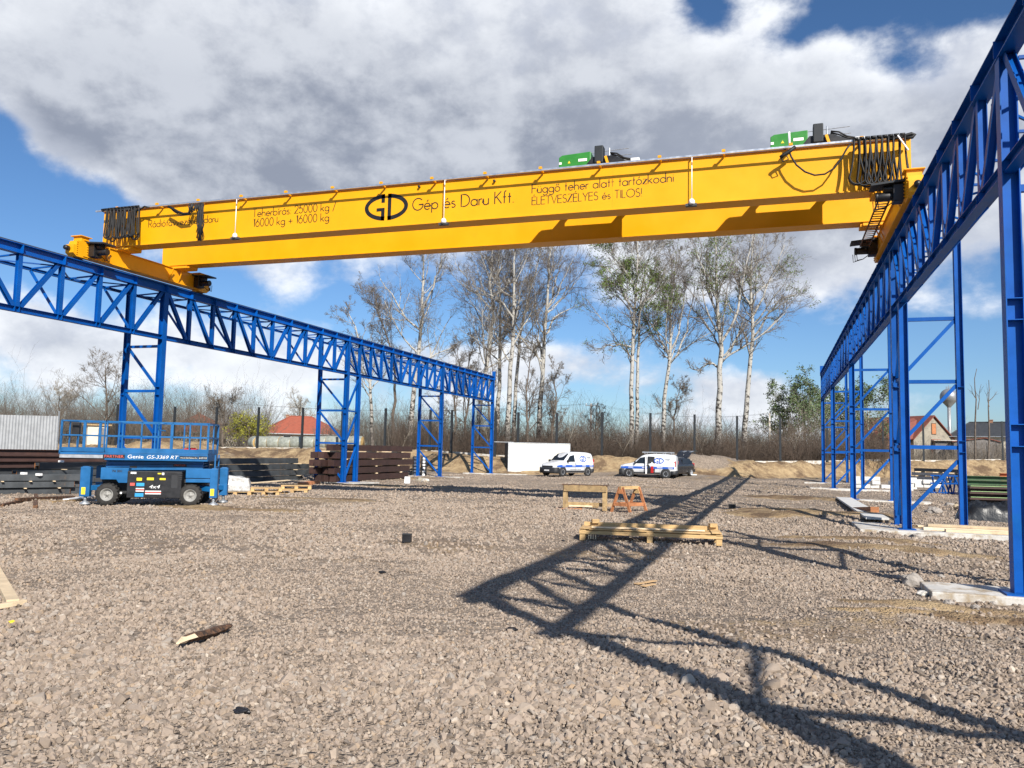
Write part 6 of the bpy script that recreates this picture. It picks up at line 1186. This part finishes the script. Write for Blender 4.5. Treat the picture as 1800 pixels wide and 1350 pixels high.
# ------------------------------------------------------------------ houses
def frame_at(px, py, D_, turn=0.):
    p = at(px, py, D_); d = Vector((p.x, p.y, 0)).normalized(); rz = math.atan2(d.y, d.x)-math.pi/2+turn; return p, rz
def hip_house(px, D_, zground, W_, Dp, wall_h, roof_h, ridge, turn, lab, roofm, wallm, chimneys, wins=(), name='hip_roof_house'):
    p, rz = frame_at(px, 790, D_, turn); z0 = tz(p.x, p.y)-.2 if zground is None else zground
    e = empty(name, (p.x, p.y, z0), lab, 'house', rz=rz); w = MB(); w.box((0, 0, wall_h/2), (W_, Dp, wall_h)); wo = w.build('wall', M[wallm], e, rel=False)
    o = .45; a, b_, h0, h1 = W_/2+o, Dp/2+o, wall_h-.05, wall_h+roof_h; r_ = MB()
    r_.add([(-a, -b_, h0), (a, -b_, h0), (a, b_, h0), (-a, b_, h0), (-ridge/2, 0, h1), (ridge/2, 0, h1)], [[0, 1, 5, 4], [1, 2, 5], [2, 3, 4, 5], [3, 0, 4], [3, 2, 1, 0]]); ro = r_.build('roof', M[roofm], e, rel=False)
    q = MB(); 
    for s_ in (-1, 1):
        for t in (-1, 1): q.cyl((s_*ridge/2, 0, h1), (s_*a, t*b_, h0), .09, 6)
    q.cyl((-ridge/2, 0, h1+.02), (ridge/2, 0, h1+.02), .1, 6); q.build('ridge_tiles', M[roofm], ro, rel=False); g_ = MB()
    for t in (-1, 1): g_.box((0, t*(b_+.03), h0-.02), (2*a, .12, .12))
    g_.build('gutter', M['steel'], ro, rel=False)
    for cx, cy, ch in chimneys: c = MB(); c.box((cx, cy, h1-.6), (.5, .5, ch)); c.box((cx, cy, h1-.6+ch/2), (.62, .62, .1)); c.build('chimney', M['brickwall'], ro, rel=False)
    for x, z, ww, wh in wins: f = MB(); f.box((x, -Dp/2-.02, z), (ww, .08, wh)); fo = f.build('window', M['white'], e, rel=False); MB().box((x, -Dp/2-.07, z), (ww-.16, .03, wh-.16)).build('pane', M['glass'], fo, rel=False)
    return e
def topz(px, py, D_): return at(px, py, D_).z
hz = topz(525, 732, 125); h0_ = topz(525, 763, 125)
hip_house(527, 125, None, 12.2, 9, h0_-(tz(at(527, 790, 125).x, at(527, 790, 125).y)-.2), hz-h0_, 3.2, .12, 'house with bright red hipped roof behind the hay bales', 'redroof', 'plaster_w', ((-2.0, .6, 1.6),), ((-2.5, 1.6, 1.2, 1.2), (2.5, 1.6, 1.2, 1.2)))
hz = topz(355, 729, 118); h0_ = topz(355, 760, 118)
hip_house(347, 118, None, 8.2, 8, h0_-(tz(at(347, 790, 118).x, at(347, 790, 118).y)-.2), hz-h0_, .6, .35, 'small house with red pyramid roof behind the scissor lift', 'redroof', 'plaster_w', ((0.1, .5, 1.8),), ((2.2, 1.5, 1.1, 1.2),))
hz = topz(1735, 742, 122); h0_ = topz(1735, 768, 122)
hip_house(1742, 122, None, 9.4, 9, h0_-(tz(at(1742, 790, 122).x, at(1742, 790, 122).y)-.2), hz-h0_, 5.6, -.1, 'house with dark hipped roof at the right edge', 'darkroof', 'plaster_w', ((0.1, 0, 1.9),), ((3.6, 1.4, 1.0, 1.2),))
# gable house
p, rz = frame_at(1600, 790, 122, 0); z0 = tz(p.x, p.y)-.2; gx0, gap_, gx1 = at(1598, 770, 120), at(1637, 733, 120), at(1683, 772, 120); ze = topz(1640, 771, 120)-z0; za_ = topz(1637, 733, 120)-z0
gw = (gx1-gx0).length/2; e = empty('gable_house', ((gx0.x+gx1.x)/2, (gx0.y+gx1.y)/2, z0), 'old house with red tiled saddle roof and stained gable wall', 'house', rz=math.atan2(gx1.y-gx0.y, gx1.x-gx0.x)+.35)
gw *= 1.06; dp = 13.; w = MB(); w.prism([(-gw, 0, 0), (gw, 0, 0), (gw, 0, ze), (0, 0, za_), (-gw, 0, ze)], (0, dp, 0)); w.build('wall', M['plaster'], e, rel=False)
r_ = MB()
for s_ in (-1, 1): r_.add([(s_*(gw+.35), -.35, ze-.32), (s_*(gw+.35), dp+.3, ze-.32), (0, dp+.3, za_+.14), (0, -.35, za_+.14), (s_*(gw+.35), -.35, ze-.20), (s_*(gw+.35), dp+.3, ze-.20), (0, dp+.3, za_+.28), (0, -.35, za_+.28)], [[0, 1, 2, 3], [4, 5, 6, 7], [0, 3, 7, 4], [1, 2, 6, 5], [0, 1, 5, 4]])
ro = r_.build('roof', M['oldroof'], e, rel=False); MB().box((-.6, 5, za_+.5), (.4, .4, 1.9)).build('chimney', M['brickwall'], ro, rel=False)
f = MB(); f.box((.1, -.02, (ze+za_)/2-.15), (.95, .06, 1.7)); fo = f.build('window', M['wood_dark'], e, rel=False); MB().box((.1, -.06, (ze+za_)/2-.15), (.75, .03, 1.5)).build('shutter', M['wood_red'], fo, rel=False)
r_ = MB(); r_.prism([(-.9, -2.6, ze-1.3), (2.0, -2.6, ze-1.3), (1.4, -.05, ze-.2), (-.5, -.05, ze-.2)], (0, 0, .1)); r_.box((.55, -1.3, (ze-1.4)/2), (2.4, 2.2, ze-1.4)); r_.build('porch', [M['redroof']], e, rel=False)
# lean-to wing to the left with the long tiled roof
def wing(): 
    a = at(1512, 771, 118); b_ = at(1600, 771, 119); t0, t1 = at(1572, 741, 123), at(1637, 733, 123)
    w = MB(); w.add([(a.x, a.y, tz(a.x, a.y)-.2), (b_.x, b_.y, z0), b_, a], [[0, 1, 2, 3]]); d = Vector((.5, 4, 0)); 
    e2 = empty('house_wing', (a.x, a.y, tz(a.x, a.y)), 'long low wing with sloping old red roof left of the gable', 'house'); w = MB(); w.prism([(a.x, a.y, tz(a.x, a.y)-.2), (b_.x, b_.y, z0), tuple(b_), tuple(a)], d); w.build('wall', M['brickwall'], e2)
    r_ = MB(); r_.add([a+Vector((-.3, -.3, -.1)), b_+Vector((.3, -.3, -.1)), t1, t0, a+Vector((-.3, -.3, .05)), b_+Vector((.3, -.3, .05)), t1+Vector((0, 0, .15)), t0+Vector((0, 0, .15))], [[0, 1, 2, 3], [4, 5, 6, 7], [0, 1, 5, 4], [1, 2, 6, 5], [2, 3, 7, 6], [3, 0, 4, 7]]); r_.build('roof', M['oldroof'], e2)
wing()
# shed with board fence before the dark roofed house
p, rz = frame_at(1718, 790, 106, .1); z0 = tz(p.x, p.y)-.1; zt_ = topz(1740, 778, 106)-z0
e = empty('board_shed', (p.x, p.y, z0), 'low grey board shed before the dark roofed house', 'shed', rz=rz); b = MB(); W_ = 5.4
b.prism([(-W_/2, 0, 0), (W_/2, 0, 0), (W_/2, 0, zt_), (.9, 0, zt_+.55), (-W_/2, 0, zt_)], (0, 3, 0)); b.build('wall', M['boards'], e, rel=False)
b = MB(); b.prism([(-W_/2-.2, -.2, zt_), (.9, -.2, zt_+.56), (W_/2+.2, -.2, zt_), (W_/2+.2, -.2, zt_+.1), (.9, -.2, zt_+.66), (-W_/2-.2, -.2, zt_+.1)], (0, 3.4, 0)); b.build('roof', M['oldroof'], e, rel=False)
for k in range(5): MB().box((-W_/2+.5+k*1.1, -.03, zt_/2), (.05, .06, zt_)).build('post', M['boards'], e, rel=False)
p, rz = frame_at(1656, 790, 110, .1); z0 = tz(p.x, p.y)-.1; zt_ = topz(1660, 775, 110)-z0; e = empty('flat_shed', (p.x+2.4, p.y, z0), 'low flat-roofed pale shed between gable house and board shed', 'shed', rz=rz); MB().box((0, 1.5, zt_/2), (6.4, 3, zt_)).build('wall', M['boards'], e, rel=False); MB().box((0, 1.4, zt_+.06), (6.8, 3.6, .12)).build('roof', M['concrete'], e, rel=False)
p, rz = frame_at(170, 790, 92, .2); z0 = tz(p.x, p.y)-.1; zt_ = topz(170, 748, 92)-z0; e = empty('garden_shed', (p.x, p.y, z0), 'small white shed with brown roof behind the lift platform', 'shed', rz=rz); MB().box((0, 1, zt_/2), (2.1, 2, zt_)).build('wall', M['plaster_w'], e, rel=False); MB().box((.1, 1, zt_+.08), (2.6, 2.5, .16)).build('roof', M['wood_old'], e, rel=False); MB().box((.45, -.02, zt_/2-.1), (.8, .05, zt_-.3)).build('door', M['boards'], e, rel=False)
p = at(326, 789, 74); z0 = tz(p.x, p.y); b = MB(); rg = random.Random(9)
for k in range(60): q = Vector((p.x+rg.gauss(0, .9), p.y+rg.gauss(0, .5), z0+rg.random()*1.5)); b.bar(q, q+Vector((rg.uniform(-1.3, 1.3), rg.uniform(-.6, .6), rg.uniform(-.35, .45))), .05, .05)
tag(b.build('branch_heap', M['wood_dark'], None), 'dark heap of cut branches on the sand behind the lift', 'branch heap')
# water tower
p = at(1670, 790, 300); zb_c = topz(1670, 697, 300); zg = tz(p.x, p.y)-1; r = 14.5/F*300
e = empty('water_tower', (p.x, p.y, zg), 'silver ball-shaped water tower rising behind the gable house', 'water tower'); b = MB(); n = 18; pf = [(0, r)]+[(r*math.cos(t), r*math.sin(t)) for t in np.linspace(1.4, -.55, 16)]+[(.75, -r*1.22), (.65, -r*1.3)]
b.lathe([(q[0], q[1]) for q in pf], (p.x, p.y, zb_c), 28); b.build('tank', M['tank'], e); MB().cyl((p.x, p.y, zg), (p.x, p.y, zb_c-r*1.15), .62, 18).build('shaft', M['tank'], e); q = MB()
for k in range(10): t = k/10*6.283; q.cyl((p.x+.9*math.cos(t), p.y+.9*math.sin(t), zb_c+r*.98), (p.x+.9*math.cos(t), p.y+.9*math.sin(t), zb_c+r+.8), .06, 5)
q.cyl((p.x, p.y, zb_c+r), (p.x, p.y, zb_c+r+1.4), .08, 6); q.build('railing', M['steel'], e)
# power poles and wires
def pole(px, pyt, D_, lab):
    p = at(px, 790, D_); z0 = tz(p.x, p.y); zt_ = topz(px, pyt, D_); e = empty('power_pole', (p.x, p.y, z0), lab, 'power pole', 'concrete power poles'); MB().cyl((p.x, p.y, z0-.2), (p.x, p.y, zt_), .17, 10, 0, .12).build('shaft', M['concrete'], e); MB().box((p.x, p.y, zt_-.25), (1.5, .1, .1)).build('crossarm', M['steel'], e)
    for dx in (-.65, 0, .65): MB().cyl((p.x+dx, p.y, zt_-.2), (p.x+dx, p.y, zt_+.02), .05, 8).build('insulator', M['white'], e)
    return Vector((p.x, p.y, zt_))
t1 = pole(1038, 709, 104, 'concrete power pole seen between the vans and the twin poplars'); t2 = pole(1353, 726, 118, 'concrete power pole before the leafy green trees'); t0 = at(380, 706, 112)
for k, dx in enumerate((-.65, 0, .65)):
    for j, (a, b_) in enumerate(((t0, t1), (t1, t2))):
        pts_ = [a.lerp(b_, i/16)+Vector((dx, 0, -1.1*(1-(2*i/16-1)**2))) for i in range(17)]; tag(MB().tube(pts_, .009, 4).build('power_line', M['black'], None), ('sagging power line left of the middle pole' if j == 0 else 'sagging power line right of the middle pole'), 'power line', 'power lines '+('left' if j == 0 else 'right')+' of the middle pole')
